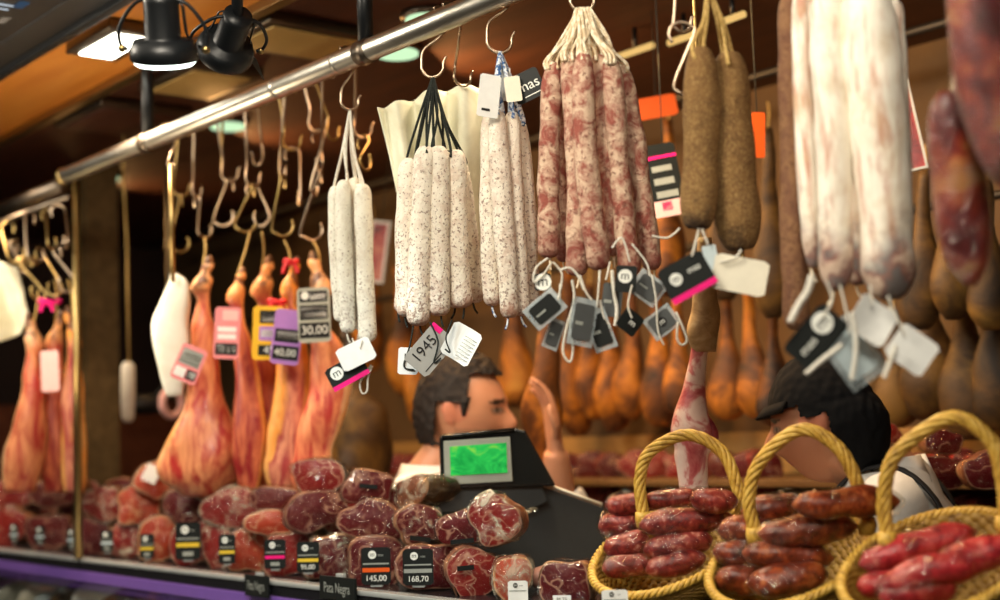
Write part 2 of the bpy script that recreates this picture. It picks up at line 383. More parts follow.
struct('wall_back', boxm((XL-.1, YB, 0), (XR+.1, YB+.1, ZC)), M['wall'])
struct('wall_left', boxm((XL-.1, .9, 0), (XL, YB, ZC)), M['dark_wall'])
# fascia with the shop sign, above and in front of the counter
s = thing('shop_sign', 'dark fascia sign with pale and blue lettering at the top left corner', 'sign', (-3.0, YS0-.05, ZC))
def lc(bm, o): bmesh.ops.translate(bm, verts=bm.verts, vec=-Vector(o.location)); return bm
obj('sign_board', lc(boxm((XL, YS0-.09, ZC-.012), (XR, YS0, ZC+.5), .004), s), M['sign_dark'], s)
obj('lower_moulding', lc(boxm((XL, YS0-.012, ZC-.03), (XR, YS0+.012, ZC-.008), .003), s), M['black_metal'], s)
obj('sloped_face', lc(boxm((XL, YS0-.42, ZC-.008), (XR, YS0-.09, ZC+.01), .002), s), M['sign_dark'], s)
def under(bm, x, y, z):   # text built in XZ facing -Y: lay it facing down, reading along +X with its head towards -Y
    for v in bm.verts: v.co = Vector((x+v.co.x, y-v.co.z, z))
    return bm
p = PZ(4, 4, ZC-.01)
bm = under(text_bm('n', .11, 0, 0, 0), p.x-.02, p.y-.01, ZC-.0105); addbm(bm, under(text_bm('i', .11, 0, 0, 0), p.x+.08, p.y-.01, ZC-.0105))
obj('large_letters', lc(bm, s), M['sign_white'], s)
p = PZ(4, 20, ZC-.01); obj('small_letters', lc(under(text_bm('llllllll', .030, 0, 0, 0), p.x, p.y, ZC-.0105), s), M['sign_grey'], s)
p = PZ(20, 6, ZC-.01); obj('blue_letters', lc(under(text_bm('lllllll', .036, 0, 0, 0), p.x+.01, p.y, ZC-.0105), s), M['sign_blue'], s)
# end column, steel post
c = PC(97, 330, 2.05); struct('trim_3', boxm((c.x-.05, c.y-.06, 0), (c.x+.05, c.y+.06, ZC)), M['pillar'])
pt = PC(77, 340, CR_+.02)
o = obj('steel_post', tube([(pt.x, pt.y, ZT), (pt.x, pt.y, ZR+.02)], .0115, 14), M['brass']); tag(o, 'thin upright metal post at the far left end of the rail', 'post')
# ------------------------------------------------------------------ main rail
C2_ = 1.75; ZR2 = CAM.z+(ZR-CAM.z)*C2_/CR_-.004; RR2 = .010
def railx(px, two=False):
    if two:
        q = railx(px); return Vector((q.x*C2_/CR_, C2_, ZR2))
    lo, hi = -8.0, 1.0
    for _ in range(50):
        m = (lo+hi)/2
        if proj(Vector((m, CR_, ZR)))[0] > px: hi = m
        else: lo = m
    return Vector((lo, CR_, ZR))
R0 = railx(66); RR = .0225
rt = thing('hanging_rail', 'long shiny steel rail running across the top from which everything hangs', 'rail', (-1.5, CR_, ZR))
obj('tube', lc(tube([R0, R0+Vector((.02, 0, 0)), (1.2, CR_, ZR)], RR, 28), rt), M['steel'], rt)
for px in (277, 338): 
    q = railx(px); obj('joint_ring', lc(tube([q, q+Vector((.012, 0, 0))], RR*1.05, 28), rt), M['steel'], rt)
obj('end_cap', lc(tube([R0-Vector((.014, 0, 0)), R0], RR*1.12, 24), rt), M['brass'], rt)
for px in (148, 366):
    q = railx(px); obj('support_pole', lc(tube([q+Vector((0, .0, .01)), Vector((q.x, q.y, ZC))], .016, 16), rt), M['black_metal'], rt)
    obj('clamp', lc(tube([q-Vector((.02, 0, 0)), q+Vector((.02, 0, 0))], RR*1.12, 24), rt), M['dark_steel'], rt)
r2 = thing('hook_rail', 'thinner steel rod behind the main rail carrying the hooks of the left hams', 'rail', (-1.5, C2_, ZR2))
obj('tube', lc(tube([railx(70, True), (1.2, C2_, ZR2)], RR2, 16), r2), M['dark_steel'], r2)
for px in (150, 368):
    q = railx(px, True); obj('hanger', lc(tube([q, Vector((q.x, q.y, ZC))], .006, 10), r2), M['black_metal'], r2)
q0, q1 = PC(62, 186, CR_+.10), PC(-60, 240, CR_+.10)
o = obj('dark_rail', tube([q0, Vector((q1.x, q0.y, q0.z))], .026, 20), M['dark_steel']); tag(o, 'dull dark tube rail continuing past the shiny rail on the far left', 'rail')
q0 = PC(34, 261, CR_+.02); o = obj('short_rail', boxm((q0.x-.9, q0.y-.012, q0.z-.014), (q0.x, q0.y+.012, q0.z+.014), .003), M['brass']); tag(o, 'short flat brass bar at the left edge above the cream cloth', 'rail')
# ------------------------------------------------------------------ ceiling fixtures
def panel(px, py, w, d, mat, label, cat='light', lit=False):
    p = PZ(px, py, ZC); t = thing('ceiling_light', label, cat, (p.x, p.y, ZC))
    obj('frame', boxm((-w/2-.025, -d/2-.025, -.03), (w/2+.025, d/2+.025, 0), .006), M['dark_steel'], t)
    obj('diffuser', boxm((-w/2, -d/2, -.034), (w/2, d/2, -.026), .002), mat, t); return t
panel(113, 34, .21, .085, M['lit'], 'bright white square ceiling light at the upper left')
panel(296, 31, .19, .24, M['panel_tan'], 'unlit tan square ceiling light behind the rail right of the spotlights')
panel(200, 74, .26, .17, M['panel_tan'], 'unlit tan square ceiling light just below the black spotlights')
panel(122, 112, .30, .24, M['ceil_brown'], 'dim brown square ceiling hatch left above the rail end')
for i, (px, py, lab) in enumerate(((104, 174, 'greenish glowing downlight by the far end of the rail'), (228, 121, 'greenish glowing downlight below the rail above the tangle of hooks'), (397, 47, 'greenish glowing downlight just below the rail left of the black-string salamis'), (428, 13, 'greenish glowing downlight just above the rail at the top'))):
    p = PZ(px, py, ZC); t = thing('downlight', lab, 'light', (p.x, p.y, ZC), group='recessed downlights along the rail')
    r = .055; obj('rim', tube([(0, 0, -.015), (0, 0, 0)], r*1.2, 24), M['dark_steel'], t); obj('lens', tube([(0, 0, -.022), (0, 0, -.012)], r, 24), M['lit_green'], t)
for i, (x0, y0, x1, y1) in enumerate(((618, 57, 653, 45), (669, 43, 700, 32), (722, 22, 744, 14))):
    a, b = PZ(x0, y0, ZC-.06), PZ(x1, y1, ZC-.06)
    t = thing('tube_light', '%s warm glowing tube light from the left in the row on the dark ceiling' % ORD[i], 'light', a, group='tube lights on the dark ceiling')
    obj('tube', tube([(0, 0, 0), b-a], .0085, 10), M['lit_tan'], t); obj('holder', tube([(b-a)*.5, (b-a)*.5+Vector((0, 0, .06))], .006, 8), M['black_metal'], t)
# ------------------------------------------------------------------ spotlights
def spotlight(px, py, t_, tilt, yaw, label, lit, k_=.74):
    p = PD(px, py, t_); s = thing('spotlight', label, 'spotlight', p, (tilt[0], tilt[1], yaw), group='black stage spotlights'); s.scale = (k_, k_, k_)
    k = 1.0
    prof = [(.115, .0340), (.10, .036), (.028, .037), (.022, .040), (.02, .062), (.0, .070), (-.018, .071), (-.022, .068)]
    bm = NB(); sweep(bm, [(0, 0, z) for z, _ in prof], [r for _, r in prof], 32); obj('lamp_body', bm, M['black_metal'], s)
    bm = NB(); sweep(bm, [(0, 0, -.0225), (0, 0, -.031)], [.0665, .058], 32); obj('lens', bm, M['lit_ring'] if lit else M['black_plastic'], s)
    for a in range(10):
        ca, sa = math.cos(a*PI/5), math.sin(a*PI/5)
        if a < 5: obj('cooling_fin', tube([(ca*.037, sa*.037, .10), (ca*.046, sa*.046, .09), (ca*.050, sa*.050, .035), (ca*.055, sa*.055, .0225)], .0025, 6), M['black_metal'], s)
    obj('yoke', tube([(-.076, 0, .0), (-.090, 0, .01), (-.090, 0, .045), (-.062, 0, .088), (-.03, 0, .105), (.03, 0, .105), (.062, 0, .088), (.090, 0, .045), (.090, 0, .01), (.076, 0, .0)], .0042, 8, 60), M['black_metal'], s)
    for sg in (-1, 1):
        bm = NB(); ball(bm, (sg*.088, 0, .002), .009, (1, 1, 1)); obj('knob', bm, M['brass'], s)
    return s
sp = spotlight(164, 50, 2.15, (math.radians(25), math.radians(3), 0), YAW, 'black round spotlight with a bright glowing lens and yoke bracket at the top left', True)
def stem(s):
    Ri = s.rotation_euler.to_matrix().transposed(); a = Vector((0, 0, .105)); k = s.scale.x
    w0 = s.location+s.rotation_euler.to_matrix() @ (a*k); up = Ri @ Vector((0, 0, (ZC-w0.z)/k))
    obj('stem', tube([a, a+up], .014, 12), M['black_metal'], s)
stem(sp)
q = PD(226, 52, 2.5); sp2 = spotlight(226, 48, 2.5, (math.radians(62), math.radians(0), 0), YAW+.5, 'unlit black spotlight turned away right of the lit spotlight', False)
bm = NB()
for (a0, a1) in ((-.3, .5), (.6, 1.4), (1.6, 2.5)):
    vs = [bm.verts.new((math.cos(a)*r, math.sin(a)*r, z)) for a, r, z in ((a0, .07, -.02), (a1, .07, -.02), (a1-.1, .12, -.08), (a0+.1, .12, -.08))]; bm.faces.new(vs)
obj('barn_doors', bm, M['black_metal'], sp2)
stem(sp2)
# ------------------------------------------------------------------ hooks
def hdir(a): return RIGHT*math.cos(a)+BACK*math.sin(a)
def rail_hook(px, bpx, bpy, label, group=None, a2=0., r2=.018, th=.0026, mat='hook', dy=0., name='meat_hook', two=False):
    """S-hook over the rail at image column px; its lower bend bottoms near (bpx,bpy)"""
    c = railx(px, two); rr = (RR2 if two else RR)+th+.0008
    pts = [c+Vector((0, rr*math.cos(a), rr*math.sin(a))) for a in [math.radians(x) for x in ((-60, -30, 0, 30, 60, 90, 120, 150, 180) if two else (130, 110, 90, 60, 30, 0))]]
    if two: pts[0] += Vector((0, .006, -.008))
    b = PD(bpx, bpy, depth(c)+dy); d = hdir(a2); lc_ = b+UP*(r2); q1 = lc_-d*r2*.80+UP*r2*1.5; pts.append(pts[-1].lerp(q1, .5)-UP*.004); pts.append(q1)
    pts += [lc_+d*(r2*math.cos(a))+UP*(r2*math.sin(a)) for a in [math.radians(x) for x in (172, 200, 235, 270, 305, 340, 372)]]
    pts.append(lc_+d*r2*1.25+UP*r2*.75)
    o = obj(name, tube(pts, th, 8, 70), M[mat], org=c); tag(o, label, 'hook', group); return b
def s_hook(top, bot, label, group=None, a1=0., a2=0., r1=.014, r2=.020, th=.0026, mat='hook'):
    top, bot = Vector(top), Vector(bot); d1, d2 = hdir(a1), hdir(a2); c1, c2 = top-UP*r1, bot+UP*r2
    pts = [c1+d1*(r1*math.cos(a))+UP*(r1*math.sin(a)) for a in [math.radians(x) for x in (-40, 0, 45, 90, 135, 180)]]
    pts += [c2+d2*(r2*math.cos(a))+UP*(r2*math.sin(a)) for a in [math.radians(x) for x in (180, 225, 270, 315, 360, 395)]]
    o = obj('meat_hook', tube(pts, th, 8, 60), M[mat], org=top); tag(o, label, 'hook', group)
# ------------------------------------------------------------------ sausages
def sausage(top, bot, w, mat, label, group, attach=None, smat='str_white', bend=0., tail=True, name='cured_sausage', rtop=.10, rbot=.05, strn=1, tip=(.55, .45), thick=1.0, lump=.10, aspread=.0):
    top, bot = Vector(top), Vector(bot); R = w/2; N = 30
    ax = bot-top; L = ax.length; sd = RIGHT*random.uniform(-1, 1)+BACK*random.uniform(-1, 1)
    pts, rad = [], []
    k1 = random.uniform(0, 6)
    for i in range(N):
        t = i/(N-1); t = .5-.5*math.cos(PI*t)
        p = top+ax*t+sd*(bend*L*math.sin(PI*t))+RIGHT*(.004*math.sin(3.3*t+k1))
        r = R*(1+.045*math.sin(7*t+k1)+.03*math.sin(17*t+2*k1))
        if t < rtop: f = t/rtop; r *= tip[0]*.5+(1-tip[0]*.5)*math.sqrt(max(0, 1-(1-f)**2)) if f < 1 else 1
        if t > 1-rbot: f = (1-t)/rbot; r *= tip[1]*.5+(1-tip[1]*.5)*math.sqrt(max(0, 1-(1-f)**2))
        pts.append(p); rad.append(max(r, .0018))
    bm = NB(); sweep(bm, pts, rad, 18, lump=lump, lumpf=26)
    o = obj(name, bm, mat, org=top); tag(o, label, 'sausage', group)
    if attach is not None:
        bm = NB()
        for s in range(strn):
            off = RIGHT*(random.uniform(-1, 1)*R*.35)+BACK*(random.uniform(-.3, .6)*R)-BACK*.001
            at_ = attach+RIGHT*random.uniform(-1, 1)*aspread-BACK*random.uniform(0, 1)*aspread; mid = top.lerp(at_, .45)+RIGHT*random.uniform(-.006, .006)-BACK*.003
            off = off*(1+aspread*60)
            sweep(bm, crom([at_, mid, top+off+UP*.004, top+off-UP*(R*.8)-BACK*R*.55], 14), .0017*thick, 6)
        # binding around the neck
        tn = top-UP*(R*.25)
        sweep(bm, [tn+UP*.003, tn, tn-UP*.004], [R*.42, R*.50, R*.52], 12)
        obj('string', bm, M[smat], o, org=top)
    if tail:
        a = random.uniform(-.8, .8); q = bot
        obj('tail_string', tube([q+UP*.012, q+UP*.0, q-UP*.012+RIGHT*.004*a, q-UP*.02+RIGHT*.012*a], .0019, 6, 12), M[smat], o, org=top)
    return o
def bunch(hook, spec, mat, desc, group, smat, t0, strn=2, c=None, wk=1.0, **kw):
    order = sorted(range(len(spec)), key=lambda i: spec[i][0]+spec[i][2]); n = len(spec); al = kw.pop('att', None)
    for rank, i in enumerate(order):
        tx, ty, bx, by, w, dt = spec[i]; t = t0+dt
        pos = ORD[rank]+' from the left' if rank < n-1 else 'rightmost'
        if rank == 0: pos = 'leftmost'
        lab = '%s of the %s' % (pos, desc)
        sausage(PD(tx, ty, t), PD(bx, by, t), w*t/FPX*wk, M[mat], lab, group, attach=hook, smat=smat, strn=strn, **kw)
# bunch A : small white bunch
H = rail_hook(347, 350, 110, 'steel hook over the rail holding the small bunch of four white sausages', a2=.3)
bunch(H+UP*.002, [(337, 186, 340, 322, 16, .03), (345, 180, 347, 333, 17, .0), (355, 178, 359, 330, 16, .035), (360, 184, 370, 342, 18, -.005)], 'saus_grey', 'four thin greyish white sausages on one white string', 'small bunch of greyish white sausages', 'str_white', depth(H), thick=1.5)
# bunch B : black strings
H = rail_hook(441, 433, 77, 'steel hook holding the white speckled sausages tied with black strings', a2=-.2, r2=.021)
bunch(H+UP*.002, [(411, 158, 405, 317, 22, .0), (424, 146, 420, 326, 23, -.03), (436, 146, 441, 316, 22, -.025), (446, 150, 455, 308, 20, .03), (454, 150, 464, 308, 21, -.01), (462, 160, 473, 303, 18, .05), (408, 190, 398, 312, 14, .06)], 'saus_white', 'seven white speckled sausages tied with black strings', 'white sausages on black strings', 'str_black', depth(H), strn=2, thick=1.4)
rail_hook(450, 463, 86, 'second steel hook behind the black-string sausages holding the cream sheet', a2=.5, dy=.12)
# bunch D : blue string
H = rail_hook(507, 500, 53, 'steel hook holding the white sausages tied with blue and white string', a2=.1, r2=.022)
bunch(H+UP*.002, [(491, 112, 492, 306, 19, .01), (499, 108, 508, 318, 21, -.02), (513, 112, 521, 316, 19, .0), (521, 120, 531, 309, 17, .03)], 'saus_white', 'four white speckled sausages tied with blue and white string', 'white sausages on blue string', 'str_blue', depth(H), strn=3, thick=2.3)
# bunch E : big reddish bunch with cream strings
H = rail_hook(577, 583, 12, 'steel hook at the top edge holding the large bunch of reddish sausages', a2=.1, r2=.02)
bunch(H+UP*.004, [(552, 62, 550, 258, 22, .02), (568, 55, 579, 276, 22, -.01), (584, 52, 599, 270, 24, -.04), (598, 55, 614, 256, 21, -.01), (608, 58, 633, 276, 22, -.03), (620, 66, 654, 270, 21, .0), (560, 68, 563, 262, 18, .05), (606, 70, 624, 262, 20, .06), (625, 82, 645, 262, 18, .06)], 'saus_red', 'nine reddish mould-dusted sausages gathered on cream strings', 'large bunch of reddish sausages on cream strings', 'str_cream', depth(H), strn=9, thick=1.5, bend=.012, rtop=.16, aspread=.012, lump=.16)
# brown herb coated pair on tan loops
H = rail_hook(706, 708, -12, 'hook beyond the top edge holding the pair of brown crusted sausages', a2=.2)
for i, (tx, ty, bx, by, w, lab) in enumerate(((699, 47, 699, 229, 37, 'left one of the two thick brown herb-crusted sausages on tan string'), (729, 52, 741, 250, 45, 'right one of the two thick brown herb-crusted sausages on tan string'))):
    t = depth(H)+.02*i
    o = sausage(PD(tx, ty, t), PD(bx, by, t), w*t/FPX, M['saus_brown'], lab, 'pair of brown herb-crusted sausages', attach=H+UP*.002, smat='str_tan', strn=3, thick=1.9, rtop=.30, rbot=.16, tip=(.5, .9), lump=.07)
rail_hook(667, 683, 32, 'steel hook hanging empty left of the brown crusted sausages, upper one of two', a2=0.1, r2=.014)
t = depth(railx(684)); s_hook(PD(681, 22, t-.01), PD(690, 96, t-.01), 'open steel S-hook hanging from another hook beside the brown crusted sausages', a1=PI, a2=.0, r1=.019, r2=.022)
# long brown sausage and the thick white ones
H = rail_hook(801, 802, -40, 'hook above the top edge holding the thick white sausages and the long brown one', a2=.2)
t = depth(H)
sausage(PD(788, -8, t+.05), PD(800, 330, t+.05), 27*t/FPX, M['saus_dark'], 'long thin brown sausage hanging left of the thick white sausages', None, attach=H, smat='str_cream', bend=.012)
bunch(H+UP*.004, [(804, -6, 811, 268, 22, .02), (828, -6, 834, 290, 36, -.03), (868, -8, 888, 300, 56, -.05), (846, -4, 856, 285, 28, .04), (893, 0, 901, 270, 22, .06)], 'saus_big', 'five thick white sausages with red-brown streaks', 'thick white sausages at the right', 'str_cream', t, strn=2, rtop=.06, rbot=.14, tip=(.9, .5), lump=.12)
# ------------------------------------------------------------------ cream sheet hanging behind the black-string bunch
def sheet(name, pxpts_l, pxpts_r, tdep, mat, label, cat, fold=.018, nf=5, rows=40, cols=60, ph=0., amp0=.35):
    bm = NB(); grid = []
    for i in range(rows):
        v = i/(rows-1); L = Vector((*lerp1(pxpts_l, v), 0)); R_ = Vector((*lerp1(pxpts_r, v), 0)); row = []
        for j in range(cols):
            u = j/(cols-1); q = L.lerp(R_, u); sag = 4*math.sin(PI*2*u+1)*(1-v)
            p = PD(q.x, q.y+sag, tdep)+BACK*(fold*math.sin(nf*2*PI*u+ph+1.2*math.sin(2.2*v+3*u))*(amp0+(1-amp0)*v)+.02*noise.noise(Vector((u*4, v*3, 7))))
            row.append(bm.verts.new(p))
        grid.append(row)
    for i in range(rows-1):
        for j in range(cols-1): bm.faces.new((grid[i][j], grid[i][j+1], grid[i+1][j+1], grid[i+1][j]))
    o = obj(name, bm, M[mat], org=PD(pxpts_l[0][1], pxpts_l[0][2], tdep)); m = o.modifiers.new('thickness', 'SOLIDIFY'); m.thickness = .003
    return tag(o, label, cat)
sheet('cream_sheet', [(0, 377, 104), (.25, 388, 150), (.5, 398, 200), (1, 402, 300)], [(0, 494, 84), (.25, 490, 150), (.5, 484, 200), (1, 480, 295)], depth(railx(455))+.17, 'cloth', 'pale cream sheet hanging in folds behind the black-string sausages', 'cloth', .026, 3.5, amp0=.8)
# ------------------------------------------------------------------ tags
def ptag(px, py, w, h, t, tilt, yaw=0., pitch=0., base='card_white', label='', group=None, cat='tag', band=None, band_w=.2, logo=None, texts=(), string=None, smat='str_white', bars=(), sleeve=False, name='product_tag', curl=0., cord=None):
    """flat card centred at pixel, w,h in px; local x right, z up, front -Y.  texts: (s,size,x,z,mat,rot) in fractions of w,h"""
    p = PD(px, py, t); s_ = t/FPX; W, Hh = w*s_, h*s_
    o = thing(name, label, cat, p, (pitch, math.radians(tilt), YAW+yaw), group)
    bm = NB(); r = min(W, Hh)*.08; n = 10; th = .0006
    front = []; back = []
    for i in range(n+1):
        x = -W/2+W*i/n; y = curl*W*math.sin(PI*i/n)
        front.append([bm.verts.new((x, y-th, z)) for z in (-Hh/2+(r if i in (0, n) else 0), Hh/2-(r if i in (0, n) else 0))])
        back.append([bm.verts.new((x, y+th, v.co.z)) for v in front[-1]])
    for i in range(n):
        a, b, c_, d = front[i], front[i+1], back[i], back[i+1]
        bm.faces.new((a[0], b[0], b[1], a[1])); bm.faces.new((c_[0], c_[1], d[1], d[0])); bm.faces.new((a[1], b[1], d[1], c_[1])); bm.faces.new((a[0], c_[0], d[0], b[0]))
    bm.faces.new((front[0][0], front[0][1], back[0][1], back[0][0])); bm.faces.new((front[n][0], back[n][0], back[n][1], front[n][1]))
    obj('card', bm, M[base], o, smooth=False)
    y = -th-.0005-(max(0, -curl)*W)
    if band:
        bb = NB(); quad(bb, -W/2, -Hh/2, W/2, -Hh/2+Hh*band_w, y); obj('colour_band', bb, M[band], o)
    for (x0, z0, x1, z1, mt) in bars:
        bb = NB(); quad(bb, x0*W, z0*Hh, x1*W, z1*Hh, y-.0003); obj('printed_bar', bb, M[mt], o)
    if logo:
        lx, lz, lr, inv = logo
        bb = NB(); disc(bb, (lx*W, lz*Hh), lr*Hh, y-.0004); obj('round_logo', bb, M['ink_black' if inv else 'ink_white'], o)
        obj('logo_letter', text_bm('m', lr*Hh*1.7, lx*W, lz*Hh+lr*Hh*.05, y-.0009), M['ink_white' if inv else 'ink_black'], o)
    for (s, sz, x, z, mt) in texts: obj('lettering', text_bm(s, sz*Hh, x*W, z*Hh, y-.0009), M[mt], o)
    if sleeve:
        bb = boxm((-W*.66, .0009, -Hh*.66), (W*.66, .0022, Hh*.66), .0006); obj('plastic_sleeve', bb, M['sleeve'], o)
    if cord:
        Rm = Matrix.Rotation(YAW+yaw, 3, 'Z') @ Matrix.Rotation(math.radians(tilt), 3, 'Y') @ Matrix.Rotation(pitch, 3, 'X'); Ri = Rm.transposed()
        pts = [Ri @ (PD(a, b, t-.004)-p) for a, b in cord]
        obj('string', tube(pts, .0016, 6, 8*len(pts)), M[smat], o)
    return o
tA = depth(railx(350))-.045
ptag(347, 372, 40, 24, tA-.01, -27, base='card_black', label='black tag with magenta edge and round letter logo under the small white bunch', band='magenta', band_w=.2, logo=(-.24, .15, .28, False), cord=((352, 338), (356, 352), (346, 366)))
ptag(356, 354, 36, 24, tA-.02, -24, base='card_white', label='blank white tag overlapping the black magenta tag below the small white bunch', cord=((362, 340), (360, 348)))
o = obj('string_loop', tube([PD(a, b, tA) for a, b in ((371, 365), (366, 373), (360, 383), (362, 393), (367, 391), (368, 378), (372, 366))], .0018, 6, 40), M['str_white'], org=PD(371, 365, tA)); tag(o, 'loop of white string dangling beside the black magenta tag', 'string')
tB = depth(railx(441))-.05
ptag(408, 361, 20, 27, tB+.02, 4, base='card_white', label='white tag leftmost under the black-string sausages with black cord knot', texts=(('1', .45, -.15, .1, 'ink_black'),), cord=((414, 322), (410, 345), (404, 366), (414, 370)), smat='str_black')
ptag(430, 350, 48, 31, tB-.01, -40-8, yaw=.1, base='grey1945', label='grey tag reading 1945 with a magenta corner below the black-string sausages', texts=(('1945', .50, -.06, .16, 'ink_black'),), bars=((.38, .1, .5, .5, 'magenta'), (-.4, -.36, .3, -.33, 'ink_black')), cord=((430, 322), (438, 342), (434, 362), (441, 358)), smat='str_black')
ptag(461, 344, 34, 36, tB-.03, 32, yaw=-.35, base='card_white', label='curled white tag with black cord rightmost under the black-string sausages', bars=tuple((.0, -.35+.1*i, .42, -.33+.1*i, 'ink_grey') for i in range(7)), curl=.12, cord=((452, 320), (446, 338), (450, 352), (445, 349)), smat='str_black')
tD = depth(railx(505))-.03
ptag(489, 96, 22, 44, tD-.02, 8, yaw=.3, base='card_white', label='white paper tag with scalloped edge at the top of the blue-string sausages', bars=((-.3, -.36, .1, -.30, 'ink_black'),))
ptag(503, 84, 14, 34, tD+.028, 3, base='card_white', label='narrow white tag in the middle of the blue string')
ptag(513, 89, 16, 26, tD-.03, -6, base='card_cream', label='small beige tag between the blue string and the black tag')
ptag(527, 86, 32, 30, tD-.02, -22, yaw=-.2, base='card_black', label='black tag reading mas beside the blue and white string', texts=(('mas', .5, .05, 0., 'ink_white'),), bars=((-.2, -.36, .45, -.33, 'ink_white'),))
# tags of the large reddish bunch
tE = depth(railx(600))-.06
cE = ((592, 262), (600, 275))
spec = [
 (543, 282, 17, 17, 0, 'card_black', (0, 0, .5, False), False, 'small black tag with round white logo at the left of the reddish bunch', ((548, 258), (536, 268), (534, 282), (543, 275), (552, 262))),
 (545, 309, 36, 25, -38, 'card_black', None, True, 'black card in a clear sleeve, leftmost of the tags under the reddish bunch', ((553, 262), (562, 275), (558, 300))),
 (554, 334, 16, 30, 22, 'card_darkgrey', None, True, 'dark tag in a clear sleeve pointing down below the leftmost sleeved tag', ((560, 284), (560, 312))),
 (583, 322, 26, 46, 12, 'card_darkgrey', None, True, 'large dark sleeved tag hanging lowest under the middle of the reddish bunch', ((580, 275), (586, 292), (592, 300))),
 (600, 330, 22, 40, -18, 'card_black', None, True, 'black sleeved tag right of the lowest tag under the reddish bunch', ((600, 270), (598, 296), (596, 310))),
 (612, 300, 20, 34, 8, 'card_darkgrey', None, False, 'dark narrow tag left of the round-logo tag under the reddish bunch', ((610, 262), (606, 280))),
 (626, 279, 21, 27, 6, 'card_black', (-.05, .1, .26, False), False, 'upright black tag with round white logo at the right of the reddish bunch', ((612, 248), (622, 238), (630, 262))),
 (648, 288, 30, 26, 38, 'card_darkgrey', None, True, 'dark translucent tag right of the upright round-logo tag', ((632, 244), (646, 262), (650, 276))),
 (630, 322, 23, 23, 38, 'card_black', (.1, 0, .25, True), False, 'black diamond-shaped tag hanging below the round-logo tag', ((632, 285), (628, 305), (632, 318))),
 (662, 322, 30, 24, -34, 'card_darkgrey', (-.0, .0, .26, True), True, 'grey sleeved tag at the lower right of the reddish bunch', ((652, 275), (656, 300), (658, 330), (664, 345)))]
for i, (px, py, w, h, tl, base, lg, sl, lab, cord) in enumerate(spec):
    ptag(px, py, w*(.80 if sl else 1), h*(.80 if sl else 1), tE-.008*((i*3) % 5), tl, yaw=random.uniform(-.35, .35), base=base, label=lab, logo=lg, sleeve=sl, cord=cord, group='tags under the reddish bunch', bars=((-.4, -.1, .0, .0, 'ink_grey'),) if not lg else ())
for i, (pts, lab) in enumerate(((((572, 280), (574, 300), (566, 330), (563, 352), (570, 362), (573, 348), (570, 325), (578, 310)), 'long white string loop dangling lowest at the left under the reddish bunch'), (((676, 312), (682, 325), (687, 340), (682, 345), (677, 338), (678, 322)), 'small white string loop at the right under the reddish bunch'), (((600, 300), (604, 318), (610, 326), (602, 331), (596, 332)), 'short bent white string in the middle of the tags under the reddish bunch'), (((612, 270), (614, 292), (617, 310), (615, 326)), 'thick white string end hanging beside the diamond tag'), (((560, 270), (570, 268), (578, 276), (584, 290)), 'white string arching over the leftmost tags of the reddish bunch'), (((652, 236), (666, 238), (674, 234), (680, 228)), 'stray white string end sticking out right of the reddish bunch'))):
    o = obj('loose_string', tube([PD(a, b, tE-.03+.008*i) for a, b in pts], .0019 if i != 3 else .0032, 6, 40), M['str_white'], org=PD(*pts[0], tE)); tag(o, lab, 'string', 'loose strings under the reddish bunch')
tF = depth(railx(706))-.04
ptag(687, 277, 50, 38, tF-.04, -27, base='card_black', label='black tag with magenta edge reading mas below the brown crusted sausages', band='magenta', band_w=.17, logo=(-.22, .08, .17, False), texts=(('mas', .24, .2, .12, 'ink_white'),), cord=((699, 229), (695, 245), (692, 256)))
ptag(740, 275, 55, 36, tF-.03, 13, base='card_cream', label='blank off-white tag hanging below the right brown crusted sausage', cord=((741, 250), (735, 258), (720, 262)))
ptag(711, 258, 14, 26, tF+.02, -10, base='card_blue', label='narrow blue-grey tag between the black mas tag and the off-white tag', cord=((702, 229), (708, 244)))
tH = depth(railx(840))-.09
ptag(816, 337, 62, 37, tH, -47, base='card_black', label='large black tag reading mas with a round logo under the thick white sausages', logo=(.24, .12, .30, False), texts=(('mas', .36, -.2, .0, 'ink_white'),), cord=((826, 280), (832, 300), (822, 318)))
ptag(852, 352, 34, 52, tH+.02, -38+5, base='card_blue', label='blue-grey tag pointing down beneath the thick white sausages', cord=((840, 285), (846, 310), (850, 335)), sleeve=True)
ptag(873, 320, 44, 40, tH-.01, 35, yaw=.2, base='card_white', label='crumpled white tag in the middle under the thick white sausages', cord=((870, 285), (872, 305)), curl=.1)
ptag(912, 350, 44, 38, tH-.02, 38, base='card_white', label='white square tag hanging rightmost under the thick white sausages', cord=((888, 296), (898, 320), (905, 335)))
for i, (pts, lab) in enumerate(((((812, 275), (808, 290), (798, 306), (790, 322)), 'white knotted cord end left under the thick white sausages'), (((842, 345), (822, 360), (806, 374)), 'white cord hanging across the large black mas tag'), (((896, 345), (890, 362), (884, 378)), 'white cord end between the white tags at the right'), (((852, 312), (856, 345), (852, 380)), 'white cord hanging over the blue-grey tag'))):
    o = obj('loose_string', tube([PD(a, b, tH-.03) for a, b in pts], .0032 if i else .0045, 7, 24), M['str_white'], org=PD(*pts[0], tH)); tag(o, lab, 'string', 'cord ends under the thick white sausages')
